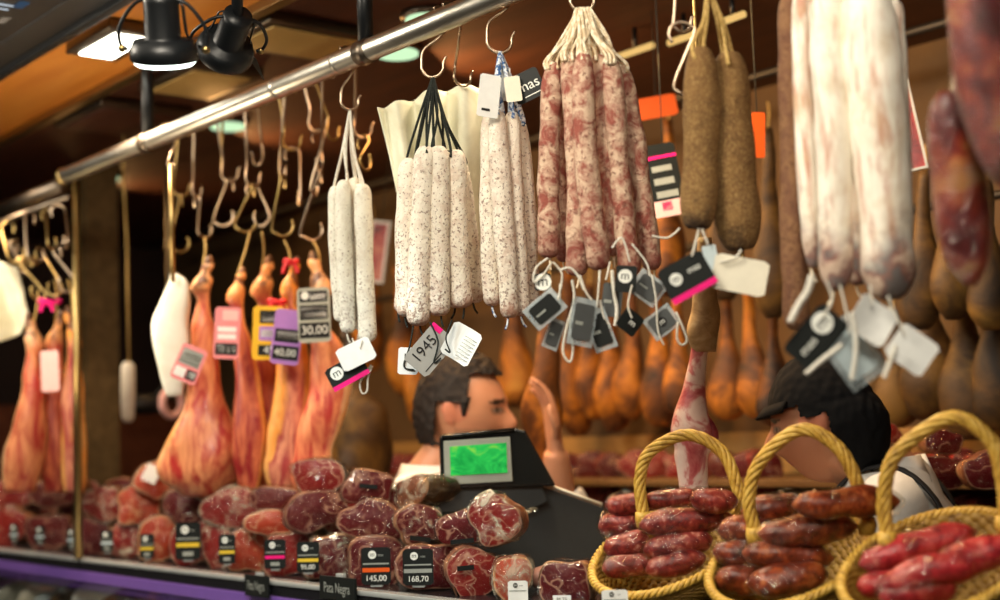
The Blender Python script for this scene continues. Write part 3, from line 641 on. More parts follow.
# ------------------------------------------------------------------ wrapped meat at the far right
def wrapped_piece(secs, t, label, group, face='salami_dark', hang=None):
    """hanging cured piece: secs (px,py,half width px, half depth px)"""
    s_ = t/FPX; org = PD(secs[0][0], secs[0][1], t)
    def mk(k, lump):
        bm = NB(); S = []
        for a in crom([(x, y, w) for x, y, w, d in secs], 20): S.append((PD(a.x, a.y, t), RIGHT*a.z*s_*k, BACK*a.z*s_*.6*k))
        loft(bm, S, 28, lump=lump, lumpf=14); return bm
    o = obj('wrapped_cured_meat', mk(1, .10), M[face], org=org); tag(o, label, 'cured meat', group)
    obj('plastic_wrap', mk(1.06, .20), M['wrap_tight'], o, org=org)
    if hang is not None: obj('string', tube([org+UP*(-.02), (org+hang)/2+RIGHT*.003, hang], .002, 6, 8), M['str_cream'], o, org=org)
M['loin'] = m_mottle('dark_red_loin', [(.34, (.02, .004, .004)), (.46, (.13, .010, .010)), (.55, (.26, .035, .014)), (.66, (.46, .20, .06))], 16, .4)
M['wrap_tight'] = m_wrap('tight_crinkled_wrap', lo=.05, hi=.30, sc=60)
tI = 1.62
H = rail_hook(965, 962, -70, 'hook above the top edge at the right holding the wrapped meat pieces', a2=.3)
wrapped_piece([(950, 92, 12, 8), (950, 112, 21, 14), (957, 160, 27, 18), (963, 215, 28, 18), (968, 260, 22, 14), (972, 286, 6, 5)], tI+.04, 'lower plastic-wrapped dark red cured loin hanging at the right edge', 'wrapped loins at the right edge', 'loin', H)
wrapped_piece([(975, -45, 14, 9), (974, -15, 26, 16), (980, 50, 30, 18), (992, 110, 31, 19), (1004, 165, 20, 14), (1010, 188, 8, 6)], tI-.04, 'upper plastic-wrapped dark red cured loin cut by the right edge', 'wrapped loins at the right edge', 'loin', H)
# ------------------------------------------------------------------ far-left tangle of hooks
rod = PC(171, 164, CR_)
HL = 'many worn hooks at the left of the rail'
hk = [(184, 181, 196, -.02, .3), (199, 197, 198, 0, 1.2), (221, 230, 181, 0, .2), (228, 222, 176, .05, 1.8), (250, 253, 186, 0, .8), (262, 258, 165, .04, 2.4), (283, 292, 150, 0, .3), (291, 283, 178, .03, 1.4), (308, 318, 132, -.02, .2), (318, 333, 140, .03, 1.0), (328, 320, 172, .05, 2.0), (361, 363, 138, .05, .4)]
low = []
for i, (px, bx, by, dy, a2) in enumerate(hk):
    b = rail_hook(px, bx, by, '%s from the left of the upper worn hooks above the hanging hams' % ORD[i], HL, a2, r2=.022, th=.0034, dy=dy, mat='hook' if i % 3 else 'brass', two=True); low.append(b)
lows = [(0, 180, 252, .4), (1, 205, 238, 1.0), (2, 224, 226, .0), (4, 246, 232, .3), (4, 262, 226, 2.6), (6, 300, 205, 1.8), (7, 283, 236, .2), (8, 315, 196, 1.4), (10, 312, 240, .3), (11, 366, 170, 1.2)]
for i, (k, bx, by, a) in enumerate(lows):
    t = depth(low[k]); s_hook(low[k]+UP*.006, PD(bx, by, t+random.uniform(-.02, .03)), '%s from the left of the lower S-hooks chained under the upper worn hooks' % ORD[i], HL+', lower tier', a1=a+1.2, a2=a, r1=.019, r2=.026, th=.0034, mat='hook' if i % 3 else 'brass')
# ------------------------------------------------------------------ hanging hams
KR = random.Random(11)
def ham(secs, t, mat, label, group=None, rot=0., n=30, res=44, lump=.26, hang=None, name='cured_ham', hoof=True, cordmat='str_tan', fl=.75, cat='ham'):
    s_ = t/FPX; org = PD(secs[0][0], secs[0][1], t); c, s = math.cos(rot), math.sin(rot)
    if hoof:     # foot, ankle bone and hock above the shank
        (x0, y0, w0), (x1, y1, w1), (x2, y2, w2) = secs[:3]; j = lambda q: KR.uniform(-q, q); L = y2-y0
        bend = KR.choice((-1, 1))*w0*.55
        top = [(x0+bend*1.3, y0, w0*.50), (x0+bend*1.1, y0+L*.07, w0*.72), (x0+bend*.5, y0+L*.16, w0*.62), (x0+j(1), y0+L*.27, w0*1.12), (x0-bend*.5, y0+L*.40, w0*1.22), (x0*.5+x1*.5+j(1.5), y0+L*.55, w0*.86), (x1+j(1), y0+L*.78, w1*.80)]
        secs = top+list(secs[2:])
    ex, ey = RIGHT*c+BACK*s, BACK*c-RIGHT*s
    S = []
    for a in crom([(x, y, w) for x, y, w in secs], res):
        w = max(a.z, 1.2)*s_; S.append((PD(a.x, a.y, t), ex*w, ey*w*fl))
    bm = NB(); loft(bm, S, n, lump=lump, lumpf=11)
    o = obj(name, bm, M[mat], org=org); tag(o, label, cat, group)
    if hoof:
        a, w = secs[0], secs[0][2]*s_
        h = PD(a[0], a[1], t); up = (h-PD(secs[1][0], secs[1][1], t)).normalized()
        bm = NB(); loft(bm, [(h-up*w*.6, ex*w*1.02, ey*w*.9), (h+up*w*.1, ex*w*1.18, ey*w), (h+up*w*.8, ex*w*.95, ey*w*.8), (h+up*w*1.7, ex*w*.45, ey*w*.4)], 14, lump=.35, lumpf=40)
        obj('hoof', bm, M['ham_knob'], o, org=org)
    if hang is not None:
        obj('cord', tube([hang, (hang+org)/2+RIGHT*.004, org-UP*.01], .003, 6, 8), M[cordmat], o, org=org)
    return o
M['ham_knob'] = m_mottle('orange_brown_ham_knuckle', [(.35, (.02, .010, .006)), (.5, (.10, .04, .015)), (.65, (.45, .20, .07))], 40, .5)
GH = 'cured hams hanging left of the small white bunch'
tL = 3.44
def up_(px, py, t): return PD(px, py, t)
H1 = ham([(203, 262, 8), (202, 285, 11), (203, 330, 12), (204, 365, 14), (203, 400, 19), (204, 425, 29), (203, 450, 38), (202, 478, 37), (202, 496, 20)], tL+.05, 'ham_pink', 'leftmost and widest pale pink ham behind the small tilted pink price card', GH, .1, hang=up_(205, 238, tL+.05))
H2 = ham([(237, 272, 7), (238, 295, 11), (241, 340, 11), (246, 370, 13), (250, 420, 15), (249, 460, 17), (248, 492, 10)], tL, 'ham_fresh', 'narrow purplish red ham directly below the tall pink price card', GH, -.3, hang=up_(250, 232, tL))
H3 = ham([(263, 262, 8), (265, 290, 14), (268, 340, 16), (272, 380, 22), (272, 420, 24), (266, 460, 22), (262, 494, 12)], tL+.08, 'ham_fresh', 'dark red ham behind the yellow price card', GH, .2, hang=up_(262, 232, tL))
H4 = ham([(291, 262, 7), (290, 295, 13), (290, 340, 15), (293, 390, 17), (288, 440, 20), (284, 470, 20), (282, 497, 10)], tL-.02, 'ham_orange', 'orange fat-covered ham behind the purple price card', GH, .2, hang=up_(284, 240, tL))
H5 = ham([(320, 258, 9), (319, 300, 15), (327, 345, 17), (330, 380, 21), (323, 415, 22), (315, 450, 21), (311, 480, 20), (310, 500, 10)], tL-.06, 'ham_pink', 'pink and white ham slanting down to the left behind the grey price card', GH, -.3, hang=up_(312, 240, tL))
ham([(352, 330, 9), (356, 370, 13), (362, 410, 24), (364, 445, 30), (362, 480, 28), (360, 500, 12)], tL+.5, 'ham_olive', 'dark olive brown ham behind the pink slanting ham', None, 0, hang=PD(352, 300, tL+.5))
for (px, py, r, t, lab) in ((291, 262, 6, tL-.05, 'red tie around the neck of the orange ham'), (277, 302, 8, tL-.04, 'red tie between the yellow and purple price cards'), (50, 302, 10, 3.95, 'magenta ribbon tied at the top of the far left hams')):
    s_ = t/FPX; bm = NB(); c = PD(px, py, t)
    sweep(bm, [c+RIGHT*(r*s_*math.cos(a))+BACK*(r*s_*math.sin(a)) +UP*(.004*math.sin(2*a)) for a in [2*PI*i/24 for i in range(25)]], .006, 8)
    for sg in (-1, 1): sweep(bm, crom([c-BACK*r*s_, c-BACK*r*s_+RIGHT*sg*.012-UP*.01, c-BACK*r*s_+RIGHT*sg*.018-UP*.03], 8), .005, 8, fl=.4)
    o = obj('ribbon', bm, M['magenta'] if py == 302 and px == 50 else M['card_red'] if 'card_red' in M else plain('red_ribbon', (.65, .01, .015)), org=c); tag(o, lab, 'ribbon')
tG = 3.98; GL = 'cured hams at the far left edge'
ham([(34, 318, 7), (33, 350, 11), (34, 390, 12), (28, 425, 17), (22, 460, 21), (20, 492, 14)], tG, 'ham_pink', 'leftmost orange and pink ham of the far left group, splaying to the left', GL, .3, hang=PD(38, 290, tG))
ham([(56, 316, 7), (56, 345, 12), (54, 390, 13), (54, 430, 14), (55, 465, 16), (55, 492, 10)], tG+.06, 'ham_fresh', 'middle ham of the far left group behind the pale pink card', GL, 0, hang=PD(55, 280, tG))
ham([(73, 312, 7), (73, 350, 11), (73, 395, 11), (73, 430, 12), (75, 465, 13), (75, 492, 9)], tG-.03, 'ham_orange', 'rightmost ham of the far left group beside the upright post', GL, -.2, hang=PD(68, 280, tG))
tb = 3.9; TR = PD(52, 203, tb+.05)
for i, (tx, ty, bx, by) in enumerate(((8, 222, 16, 262), (30, 212, 36, 262), (44, 208, 52, 250), (58, 205, 66, 248), (40, 248, 55, 296), (58, 246, 68, 292), (26, 256, 38, 300), (14, 240, 22, 276))):
    s_hook(PC(tx, ty, TR.y+.012*(i//4)), PC(bx, by, TR.y+.012*(i//4)), '%s of the worn hooks in the far left corner above the left hams' % ORD[i].capitalize(), 'worn hooks in the far left corner', a1=i*1.1, a2=i*.7, r1=.02, r2=.025, th=.0036, mat='hook' if i % 2 else 'brass')
# small rail that carries those far hooks
q = PD(52, 203, tb+.05); o = obj('thin_rail', tube([q+Vector((-1.2, 0, 0)), q+Vector((.12, 0, 0))], .008, 12), M['dark_steel']); tag(o, 'thin dark rod above the worn hooks in the far left corner', 'rail')
# white paper wrapped piece on a rod
tr = depth(railx(171))
rail_hook(168, 171, 172, 'small hook over the rail carrying the brass rod with the white wrapped bag', a2=1.2, r2=.012)
o = obj('hanging_rod', tube([PD(171, 164, tr), PD(173, 282, tr)], .0055, 10), M['brass'], org=PD(171, 164, tr)); tag(o, 'straight brass rod hanging from the rail down to the white wrapped bag', 'rod')
def bag(secs, t, label):
    s_ = t/FPX; S = [(PD(a.x, a.y, t), RIGHT*a.z*s_, BACK*a.z*s_*.55) for a in crom(secs, 18)]; bm = NB(); loft(bm, S, 20, lump=.3, lumpf=12, sq=.6)
    o = obj('paper_bag', bm, M['cloth_white'], org=PD(secs[0][0], secs[0][1], t)); return tag(o, label, 'bag')
bag([(174, 274, 4), (178, 282, 10), (174, 302, 16), (171, 320, 19), (174, 350, 17), (174, 378, 12), (176, 396, 8)], tr+.03, 'white paper-wrapped ham hanging on the brass rod behind the leftmost pink price card')
sheet('cream_sheet', [(0, -60, 262), (1, -60, 385)], [(0, 17, 264), (.4, 26, 290), (1, 33, 322)], 4.05, 'cloth', 'cream cloth hanging at the far left edge of the picture', 'cloth', .03, 3)
# price cards on the hams
def hamcard(px, py, w, h, t, tilt, base, label, texts=(), bars=(), yaw=0.):
    o = ptag(px, py, w, h, t, tilt, yaw=yaw, base=base, label=label, name='price_card', cat='price card', texts=texts, bars=bars, group='coloured price cards on the hams')
    obj('prong', tube([(0, .001, 0), (0, .04, .002), (0, .15, .004)], .0012, 6), M['steel'], o); return o
B = lambda *a: a
hamcard(189, 364, 27, 37, tL-.10, 24, 'card_pink', 'small tilted pink price card leftmost on the hanging hams', bars=(B(-.40, -.05, .38, .38, 'ink_grey'), B(-.36, .12, .34, .30, 'card_white'), B(-.36, -.0, .34, .08, 'card_white'), B(-.42, -.40, .0, -.14, 'card_white'), B(.05, -.40, .42, -.14, 'ink_black'), B(.1, -.36, .38, -.18, 'card_white')))
hamcard(227, 333, 26, 52, tL-.10, 4, 'card_pink', 'tall pink price card second from the left on the hanging hams', bars=(B(-.36, .02, .36, .12, 'card_white'), B(-.36, -.12, .36, -.02, 'card_white'), B(-.42, -.42, .42, -.20, 'ink_black'), B(-.38, -.38, -.05, -.24, 'card_white'), B(.02, -.38, .38, -.24, 'card_white'), B(-.2, .24, .4, .44, 'card_pale_pink')))
hamcard(268, 333, 31, 54, tL-.11, 3, 'card_yellow', 'yellow price card overlapped by the purple one', bars=(B(-.28, .18, .45, .42, 'ink_black'), B(-.22, .22, .38, .38, 'card_white'), B(-.28, -.14, .45, .12, 'card_purple'), B(-.22, -.08, .40, .06, 'card_white'), B(-.3, -.42, .45, -.22, 'ink_black')), texts=(('45', .20, .05, -.32, 'ink_white'),))
hamcard(287, 337, 29, 55, tL-.135, 8, 'card_purple', 'purple price card with 40,00 overlapping the yellow one', bars=(B(-.42, -.10, .42, .14, 'ink_black'), B(-.34, -.04, .36, .09, 'card_white'), B(-.44, -.42, .46, -.16, 'ink_black')), texts=(('40,00', .18, .0, -.29, 'ink_white'),))
o = hamcard(314, 315, 33, 55, tL-.16, -1, 'card_grey', 'grey price card with 30,00 rightmost on the hanging hams', bars=(B(-.42, .24, .42, .44, 'ink_black'), B(-.1, .28, .38, .39, 'card_white'), B(-.42, -.08, .42, .18, 'ink_black'), B(-.38, -.05, .38, .05, 'card_white'), B(-.38, .08, .38, .15, 'card_white'), B(-.45, -.42, .45, -.14, 'ink_black')), texts=(('30,00', .22, .0, -.28, 'ink_white'),))
bb = NB(); disc(bb, (-.24*33*tL/FPX, .34*55*tL/FPX), .0095, -.0022); obj('round_logo', bb, M['ink_white'], o)
hamcard(50, 371, 18, 41, tG-.12, -2, 'card_pale_pink', 'pale pink blank card on the far left hams')
# ------------------------------------------------------------------ counter, ledge, display case
def zc(px, py): return PC(px, py, YL).z
z_l1, z_b, z_p0, z_p1 = ZT, ZT-.010, zc(200, 587), zc(200, 599)
print('ledge', ZT, z_b, z_p0, z_p1)
X0, X1 = -6.0, 1.2
cn = thing('display_counter', 'long refrigerated counter with a steel ledge, black trim and purple strip', 'counter', ((X0+X1)/2, 1.8, 0))
def cbox(nm, lo, hi, mat, bev=.003): return obj(nm, lc(boxm(lo, hi, bev), cn), mat, cn, smooth=False)
cbox('worktop', (X0, YL+.035, ZT-.03), (X1, 1.88, ZT-.001), M['case_black'])
cbox('steel_ledge', (X0, YL, ZT-.010), (X1, YL+.035, ZT), M['ledge'], .004)
cbox('black_trim', (X0, YL+.004, z_p0), (X1, YL+.02, ZT-.010), M['case_black'])
cbox('purple_strip', (X0, YL, z_p1), (X1, YL+.016, z_p0), M['purple'])
cbox('lower_panel', (X0, YL+.06, 0), (X1, 1.86, .86), M['case_inner'])
cbox('case_shelf', (X0, YL-.25, .84), (X1, 1.86, .87), M['ledge'])
cbox('case_back', (X0, YL+.42, .87), (X1, 1.86, ZT-.03), M['case_inner'])
bm = NB(); A0, A1 = (YL+.012, z_p1-.002), (YL-.22, .90)
n = 12; prev = None
for i in range(n+1):
    f = i/n; y = A0[0]+(A1[0]-A0[0])*math.sin(f*PI/2); z = A0[1]+(A1[1]-A0[1])*(1-math.cos(f*PI/2))
    cur = (bm.verts.new((X0, y, z)), bm.verts.new((X1, y, z)))
    if prev: bm.faces.new((prev[0], prev[1], cur[1], cur[0]))
    prev = cur
obj('curved_glass', lc(bm, cn), M['glass'], cn)
for i, (px, py, w, l, m, lab) in enumerate(((8, 590, 12, .20, 'card_purple', 'purple packet'), (30, 588, 11, .22, 'card_grey', 'grey packet'), (50, 592, 12, .20, 'card_cream', 'cream packet'), (66, 596, 10, .22, 'card_blue', 'pale blue packet'), (84, 592, 11, .20, 'ham_olive', 'olive brown packet'), (104, 590, 13, .18, 'card_white', 'white packet'), (134, 600, 14, .2, 'ham_old', 'ochre packet'))):
    p = PC(px, py, YL+.12); s_ = mpp(p); d = (Vector((.25, .8, .25))).normalized()
    bm = NB(); pts = [p+d*(l*(k/9-.5)) for k in range(10)]; sweep(bm, pts, [w*s_*f for f in (.25, .8, .97, 1, 1, 1, 1, .97, .8, .25)], 14, fl=.7, lump=.15)
    o = obj('food_packet', bm, M[m], org=p); tag(o, 'glossy %s lying under the counter glass at the bottom left' % lab, 'packet', 'packets under the counter glass'); 
    bm = NB(); sweep(bm, pts, [w*s_*f*1.06 for f in (.4, .82, .97, 1, 1, 1, 1, .97, .82, .4)], 14, fl=.75, lump=.3); obj('clear_film', bm, M['wrap'], o, org=p)
def plate(px, py, w, h, text, label):
    p = PC(px, py, YL-.008); s_ = mpp(p)/.70       # foreshortened: it is fixed parallel to the ledge
    o = thing('name_plate', label, 'sign', p, (0, 0, 0), 'black name plates on the ledge'); W, Hh = w*s_, h*mpp(p)
    obj('plate', boxm((-W/2, -.003, -Hh/2), (W/2, .003, Hh/2), .001), M['card_black'], o, smooth=False)
    obj('lettering', text_bm(text, Hh*.62, 0, 0, -.0037, sx=W/(Hh*.62*len(text)*.60)), M['ink_grey'], o)
    obj('clip', boxm((-.012, .003, Hh/2-.008), (.012, .012, Hh/2+.006), .001), M['ledge'], o)
plate(257, 586, 32, 21, 'Pata Negra', 'left black name plate reading Pata Negra under the ledge')
plate(338, 588.5, 45, 23, 'Pata Negra', 'right black name plate reading Pata Negra under the ledge')
# ------------------------------------------------------------------ vacuum packed ham pieces
def pack(px, py, w, h, c, label, face='face_dark', yaw=0., roll=0., L=.13, wrap='wrap', body='rind', group='vacuum-packed ham pieces on the counter', pitch=0., sq=.8, sticker=None, tail=True, onz=None, simple=False, seed=None):
    p = PC(px, py, c); s_ = mpp(p); W, Hh = w*s_/2, h*s_/2
    if onz is not None: p.z = onz+Hh*.96
    W *= 1.10; Hh *= 1.06
    o = thing('ham_pack', label, 'packed ham', p, (pitch, roll, YAW+yaw), group)
    rs = random.Random(seed if seed is not None else hash((px, py)) % 99991); n = 32
    ph = [rs.uniform(0, 6.28) for _ in range(4)]; am = [rs.uniform(.03, .12)/(1+.25*q) for q in range(4)]
    def out(a, k):
        ca, sa = math.cos(a), math.sin(a)
        r = 1+sum(am[q]*math.sin((q+2)*a+ph[q]) for q in range(4))
        return W*k*r*math.copysign(abs(ca)**sq, ca), Hh*k*r*math.copysign(abs(sa)**sq, sa)
    def rings(bm, tab, lump, f):
        R_ = []; A = lay(bm, 'along')
        for (y, k, kx, kz, dz) in tab:
            ring = []
            for j in range(n):
                x, z = out(2*PI*j/n, k); x *= kx; z = z*kz+dz*Hh
                q = Vector((x, y, z)); d = noise.noise((q+p)*f)*lump*min(W, Hh)
                q += Vector((x, 0, z)).normalized()*d+Vector((0, d*.6, 0)); v = bm.verts.new(q); ring.append(v)
            R_.append(ring)
        for i in range(len(R_)-1):
            for j in range(n): bm.faces.new((R_[i][j], R_[i][(j+1) % n], R_[i+1][(j+1) % n], R_[i+1][j]))
        return R_
    bm = NB(); R_ = rings(bm, [(.001, .985, 1, 1, 0), (.012, 1.03, 1, 1, 0), (L*.35, 1.02, 1, 1, -.02), (L*.65, .9, 1, .95, -.05), (L*.9, .66, 1, .85, -.1), (L, .35, 1, .7, -.15)], .12, 22)
    bm.faces.new(R_[-1]); obj('rind', bm, M[body], o)
    bm = NB(); rm = lay(bm, 'rim'); prev = None; cen = bm.verts.new((0, -.006, 0)); cen[rm] = 0
    for i in range(1, 8):
        k = i/7; ring = []
        for j in range(n):
            x, z = out(2*PI*j/n, .99*k); v = bm.verts.new((x, -.006*(1-k*k)+.002*k+.002*noise.noise(Vector((x, p.x, z))*60), z)); v[rm] = k; ring.append(v)
        for j in range(n):
            if prev is None: bm.faces.new((cen, ring[j], ring[(j+1) % n]))
            else: bm.faces.new((prev[j], ring[j], ring[(j+1) % n], prev[(j+1) % n]))
        prev = ring
    obj('cut_face', bm, M[face], o)
    if not simple:
        tb = [(-.0115, .30, 1, 1, 0), (-.0105, .72, 1, 1, 0), (-.007, 1.0, 1, 1, 0), (.004, 1.07, 1, 1, 0), (L*.2, 1.08, 1, 1, 0), (L*.4, 1.06, 1, 1, 0), (L*.65, .96, 1, .95, -.04), (L*.9, .74, 1, .9, -.1), (L+.008, .5, 1.1, .55, -.12)]
        if tail: tb += [(L+.03, .55, 1.2, .3, -.0), (L+.055, .75, 1.15, .25, .1)]
        bm = NB(); R_ = rings(bm, tb, .24, 40); bm.faces.new(list(reversed(R_[0]))); bm.faces.new(R_[-1]); obj('plastic_wrap', bm, M[wrap], o)
    if sticker:
        sx, sz, sw, sh, mt = sticker[:5]; ob = boxm((sx*W-sw*W, -.0150, sz*Hh-sh*Hh), (sx*W+sw*W, -.0142, sz*Hh+sh*Hh)); st = obj('sticker', ob, M[mt], o, smooth=False)
        if len(sticker) > 5: obj('lettering', text_bm(sticker[5], sh*Hh*1.3, sx*W, sz*Hh, -.0155), M['ink_black' if mt == 'card_white' else 'ink_grey'], st)
    return o
cF, cS, cT = YL+.085, YL+.105, YL+.125
FR = [
 (8, 522, 34, 36, 'face_red', 'leftmost blurred ham pack in the bottom row at the left edge'), (48, 524, 46, 34, 'face_dark', 'dark ham pack, second from the left in the bottom row'),
 (90, 527, 46, 34, 'face_dark', 'dark ham pack, third from the left in the bottom row behind a small black card'), (126, 531, 36, 36, 'face_red', 'reddish ham pack, fourth from the left in the bottom row'),
 (158, 538, 36, 44, 'face_orange', 'bright orange-red ham pack left of the largest yellow-banded card'), (190, 540, 38, 42, 'face_red', 'ham pack hidden behind the largest yellow-banded card'),
 (219, 547, 34, 42, 'face_red', 'ham pack behind the narrow yellow-banded card'), (249, 551, 38, 42, 'face_orange', 'bright orange-red ham pack between the yellow and the magenta banded cards'),
 (287, 553, 46, 42, 'face_red', 'ham pack behind the magenta-banded card'), (331, 558, 46, 44, 'face_dark', 'dark ham pack right of the 95,00 card'),
 (376, 561, 56, 46, 'face_dark', 'dark ham pack behind the 145,00 card'), (429, 565, 56, 46, 'face_dark', 'dark ham pack behind the 168,70 card'),
 (474, 566, 48, 46, 'face_red', 'fresh red ham pack with a slanted black sticker right of the 168,70 card'), (512, 566, 36, 42, 'face_orange', 'cloudy wrapped ham pack at the right end of the bottom row')]
for i, (px, py, w, h, f, lab) in enumerate(FR):
    pack(px, py, w, h, cF, lab, f, yaw=random.uniform(-.25, .25), roll=random.uniform(-.12, .12), wrap='wrap_milky' if i in (3, 6, 9, 13) else 'wrap', onz=ZT, sticker=(-.35, .25, .32, .10, 'card_black') if i == 12 else None)
SE = [
 (10, 494, 40, 28, 'face_red', 'blurred red ham pack in the upper row at the left edge'), (56, 492, 58, 24, 'face_dark', 'flat dark ham pack with glossy highlights in the upper row near the left edge'),
 (103, 504, 40, 32, 'face_red', 'ham pack with a pale fat rim in the upper row below the end column'), (139, 505, 44, 36, 'face_orange', 'orange-pink ham pack in the upper row beneath the one with a round white sticker'),
 (187, 506, 44, 34, 'face_dark', 'dark ham pack in the upper row above the largest yellow-banded card'), (231, 508, 54, 36, 'face_red', 'oval ham pack with a thick pale rim above the narrow yellow-banded card'),
 (275, 524, 50, 26, 'face_orange', 'flat orange-red ham pack just above the magenta-banded card'), (317, 511, 52, 40, 'face_dark', 'deep red rounded ham pack above the 95,00 card'),
 (373, 522, 58, 38, 'face_dark', 'deep red ham pack with a white fat line above the 145,00 card'), (421, 524, 42, 36, 'face_dark', 'dark peaked ham pack above the 168,70 card'),
 (463, 527, 50, 34, 'face_dark', 'dark ham pack with a black sticker above the slanted-sticker pack'), (494, 520, 48, 44, 'face_red', 'large crumpled cloudy ham pack at the right end of the upper row')]
for i, (px, py, w, h, f, lab) in enumerate(SE):
    pack(px, py, w, h, cS, lab, f, yaw=random.uniform(-.3, .3), roll=random.uniform(-.2, .2), wrap='wrap_milky' if i in (2, 5, 9, 11) else 'wrap', sticker=(-.0, -.75, .45, .13, 'card_black') if i in (9, 10) else None, L=.12)
TH = [
 (156, 479, 34, 36, 'face_orange', 'pink ham pack with a round white sticker standing on top of the pile', 'card_white'), (213, 490, 40, 22, 'face_orange', 'pale fatty ham pack on top of the pile under the leftmost hanging ham', None),
 (275, 500, 44, 26, 'face_dark', 'dark triangular ham pack on top of the pile left of the tall stack', None), (318, 476, 46, 34, 'face_red', 'topmost round ham pack in a black and red wrapper', None),
 (368, 487, 46, 31, 'face_dark', 'square dark ham pack with a small black sticker on top of the stack', 'card_black'), (411, 491, 52, 28, 'rind', 'cloudy wrapped ham pack lying on its side at the top right of the stack', None)]
for i, (px, py, w, h, f, lab, st) in enumerate(TH):
    pack(px, py, w, h, cT, lab, f, yaw=random.uniform(-.25, .25) if i != 5 else -.9, roll=random.uniform(-.15, .15) if i != 0 else .5, wrap='wrap_milky' if i in (5, 1) else 'wrap', L=.12, body='ham_olive' if i in (3, 5) else 'rind', sticker=((.0, .05, .36, .13, st) if st == 'card_black' else (-.35, .15, .4, .45, st)) if st else None)
pack(564, 571, 46, 46, YL+.06, 'single pointed ham pack with a small white price sticker standing apart left of the baskets', 'face_dark', yaw=-.25, onz=ZT, sticker=(-.05, -.55, .36, .17, 'card_white', 'M.75'))
for i, (px, py, w, h) in enumerate(((32, 500, 44, 40), (80, 503, 44, 40), (122, 498, 40, 36), (168, 503, 44, 42), (208, 510, 44, 36), (252, 510, 46, 38), (292, 512, 44, 40), (345, 512, 46, 46), (398, 512, 44, 44), (445, 530, 44, 44))):
    pack(px, py, w, h, YL+.21, 'half-hidden ham pack in the back file of the pile, %s from the left' % ORD[i], ('face_dark', 'face_red')[i % 2], yaw=random.uniform(-.3, .3), L=.10)
# price cards along the ledge
def lcard(px, py, w, h, band, label, price=None, base='card_black', c=None):
    p = PC(px, py, YL+.020 if c is None else c); o = ptag(px, py, w, h, depth(p), 0, yaw=-.12, pitch=-.05, base=base, label=label, name='price_card', cat='price card', group='price cards standing along the ledge', logo=(-.12, .30, .11, base != 'card_black'), texts=((('mas', .10, .16, .29, 'ink_grey' if base == 'card_black' else 'ink_black'),)+(((price, .22, 0., -.33, 'ink_white'),) if price else ())), bars=((-.44, .04, .44, .08, 'ink_grey'),)+(((-.46, -.16, .46, -.05, band),) if band else ())+(() if price or base != 'card_black' else ((-.2, -.40, .22, -.28, 'ink_grey'),)))
    p = o.location; W, Hh = w*mpp(p), h*mpp(p)
    obj('card_holder', boxm((-W*.2, .001, -Hh/2-.004), (W*.2, .012, -Hh/2+.006), .001), M['ledge'], o)
lcard(188, 541, 26, 37, 'band_yellow', 'largest yellow-banded black price card, in front of the third hanging price card')
lcard(227, 549, 17, 29, 'band_yellow', 'narrow yellow-banded black price card left of the bright orange-red pack')
lcard(275, 554, 22, 29, 'magenta', 'black price card with a magenta band')
lcard(308, 557, 23, 30, 'band_yellow', 'black price card with a yellow band reading 95,00', '95,00')
lcard(376, 566, 30, 37, 'card_orange', 'black price card with an orange band reading 145,00', '145,00')
lcard(418, 567, 31, 36, 'ink_grey', 'black price card with a grey band reading 168,70', '168,70')
for i, (px, py, w, h) in enumerate(((14, 533, 9, 18), (40, 535, 10, 18), (72, 538, 11, 19), (107, 541, 13, 21), (147, 546, 15, 24))):
    lcard(px, py, w, h, ('card_blue', 'card_blue', 'card_blue', 'card_blue', 'band_yellow')[i], '%s from the left of the small blurred price cards at the ledge\'s left end' % ORD[i])
lcard(518, 592, 20, 22, None, 'small white card with a round black logo at the bottom middle', base='card_white', c=YL+.01)
lcard(615, 601, 26, 22, None, 'small white card with a round black logo below the left basket', base='card_white', c=YL+.01)
# ------------------------------------------------------------------ scale
tS = 2.86; s_ = tS/FPX
so = PD(500, 545, tS); so.z = ZT
sc = thing('weighing_scale', 'black electronic shop scale with a glowing green display facing the camera', 'scale', so, (0, 0, YAW+.06))
def lx(px, py): return ((px-so_px)*s_, (so_py-py)*s_)
so_px, so_py = proj(so)
def prism(bm, poly, y0, y1, bev=0):
    a = [bm.verts.new((x, y0, z)) for x, z in poly]; b = [bm.verts.new((x, y1, z)) for x, z in poly]; n = len(poly)
    bm.faces.new(a); bm.faces.new(list(reversed(b)))
    es = []
    for i in range(n): bm.faces.new((a[i], b[i], b[(i+1) % n], a[(i+1) % n]))
    if bev: bmesh.ops.bevel(bm, geom=list(bm.edges), offset=bev, segments=3, affect='EDGES', profile=.6)
    return bm
P = lambda *pp: [lx(*q) for q in pp]
obj('body', prism(NB(), P((425, so_py), (428, 486), (548, 488), (610, 512), (614, so_py)), .03, .22, .006), M['dark_grey'], sc, smooth=False)
obj('display_housing', prism(NB(), P((444, 488), (444, 437), (448, 433), (522, 429), (531, 432), (560, 489)), .0, .10, .006), M['black_plastic'], sc, smooth=False)
obj('front_panel', prism(NB(), P((430, 512), (430, 484), (545, 486), (552, 505), (530, 514)), .012, .05, .004), M['dark_grey'], sc, smooth=False)
fr = obj('screen_frame', prism(NB(), P((448, 484), (448, 440), (515, 438), (516, 483)), -.006, .003, .002), M['screen_frame'], sc, smooth=False)
obj('screen', prism(NB(), P((454, 475), (454, 446), (511, 444), (511, 474)), -.0075, -.004), M['screen'], fr, smooth=False)
obj('top_rim', tube([(lx(446, 436)[0], -.004, lx(446, 436)[1]), (lx(520, 431)[0], -.004, lx(520, 431)[1])], .004, 8), M['black_plastic'], sc)
a, b = lx(550, 487), lx(607, 510); obj('pan_edge', tube([(a[0], .026, a[1]), (b[0], .026, b[1])], .0035, 8), M['card_cream'], sc)
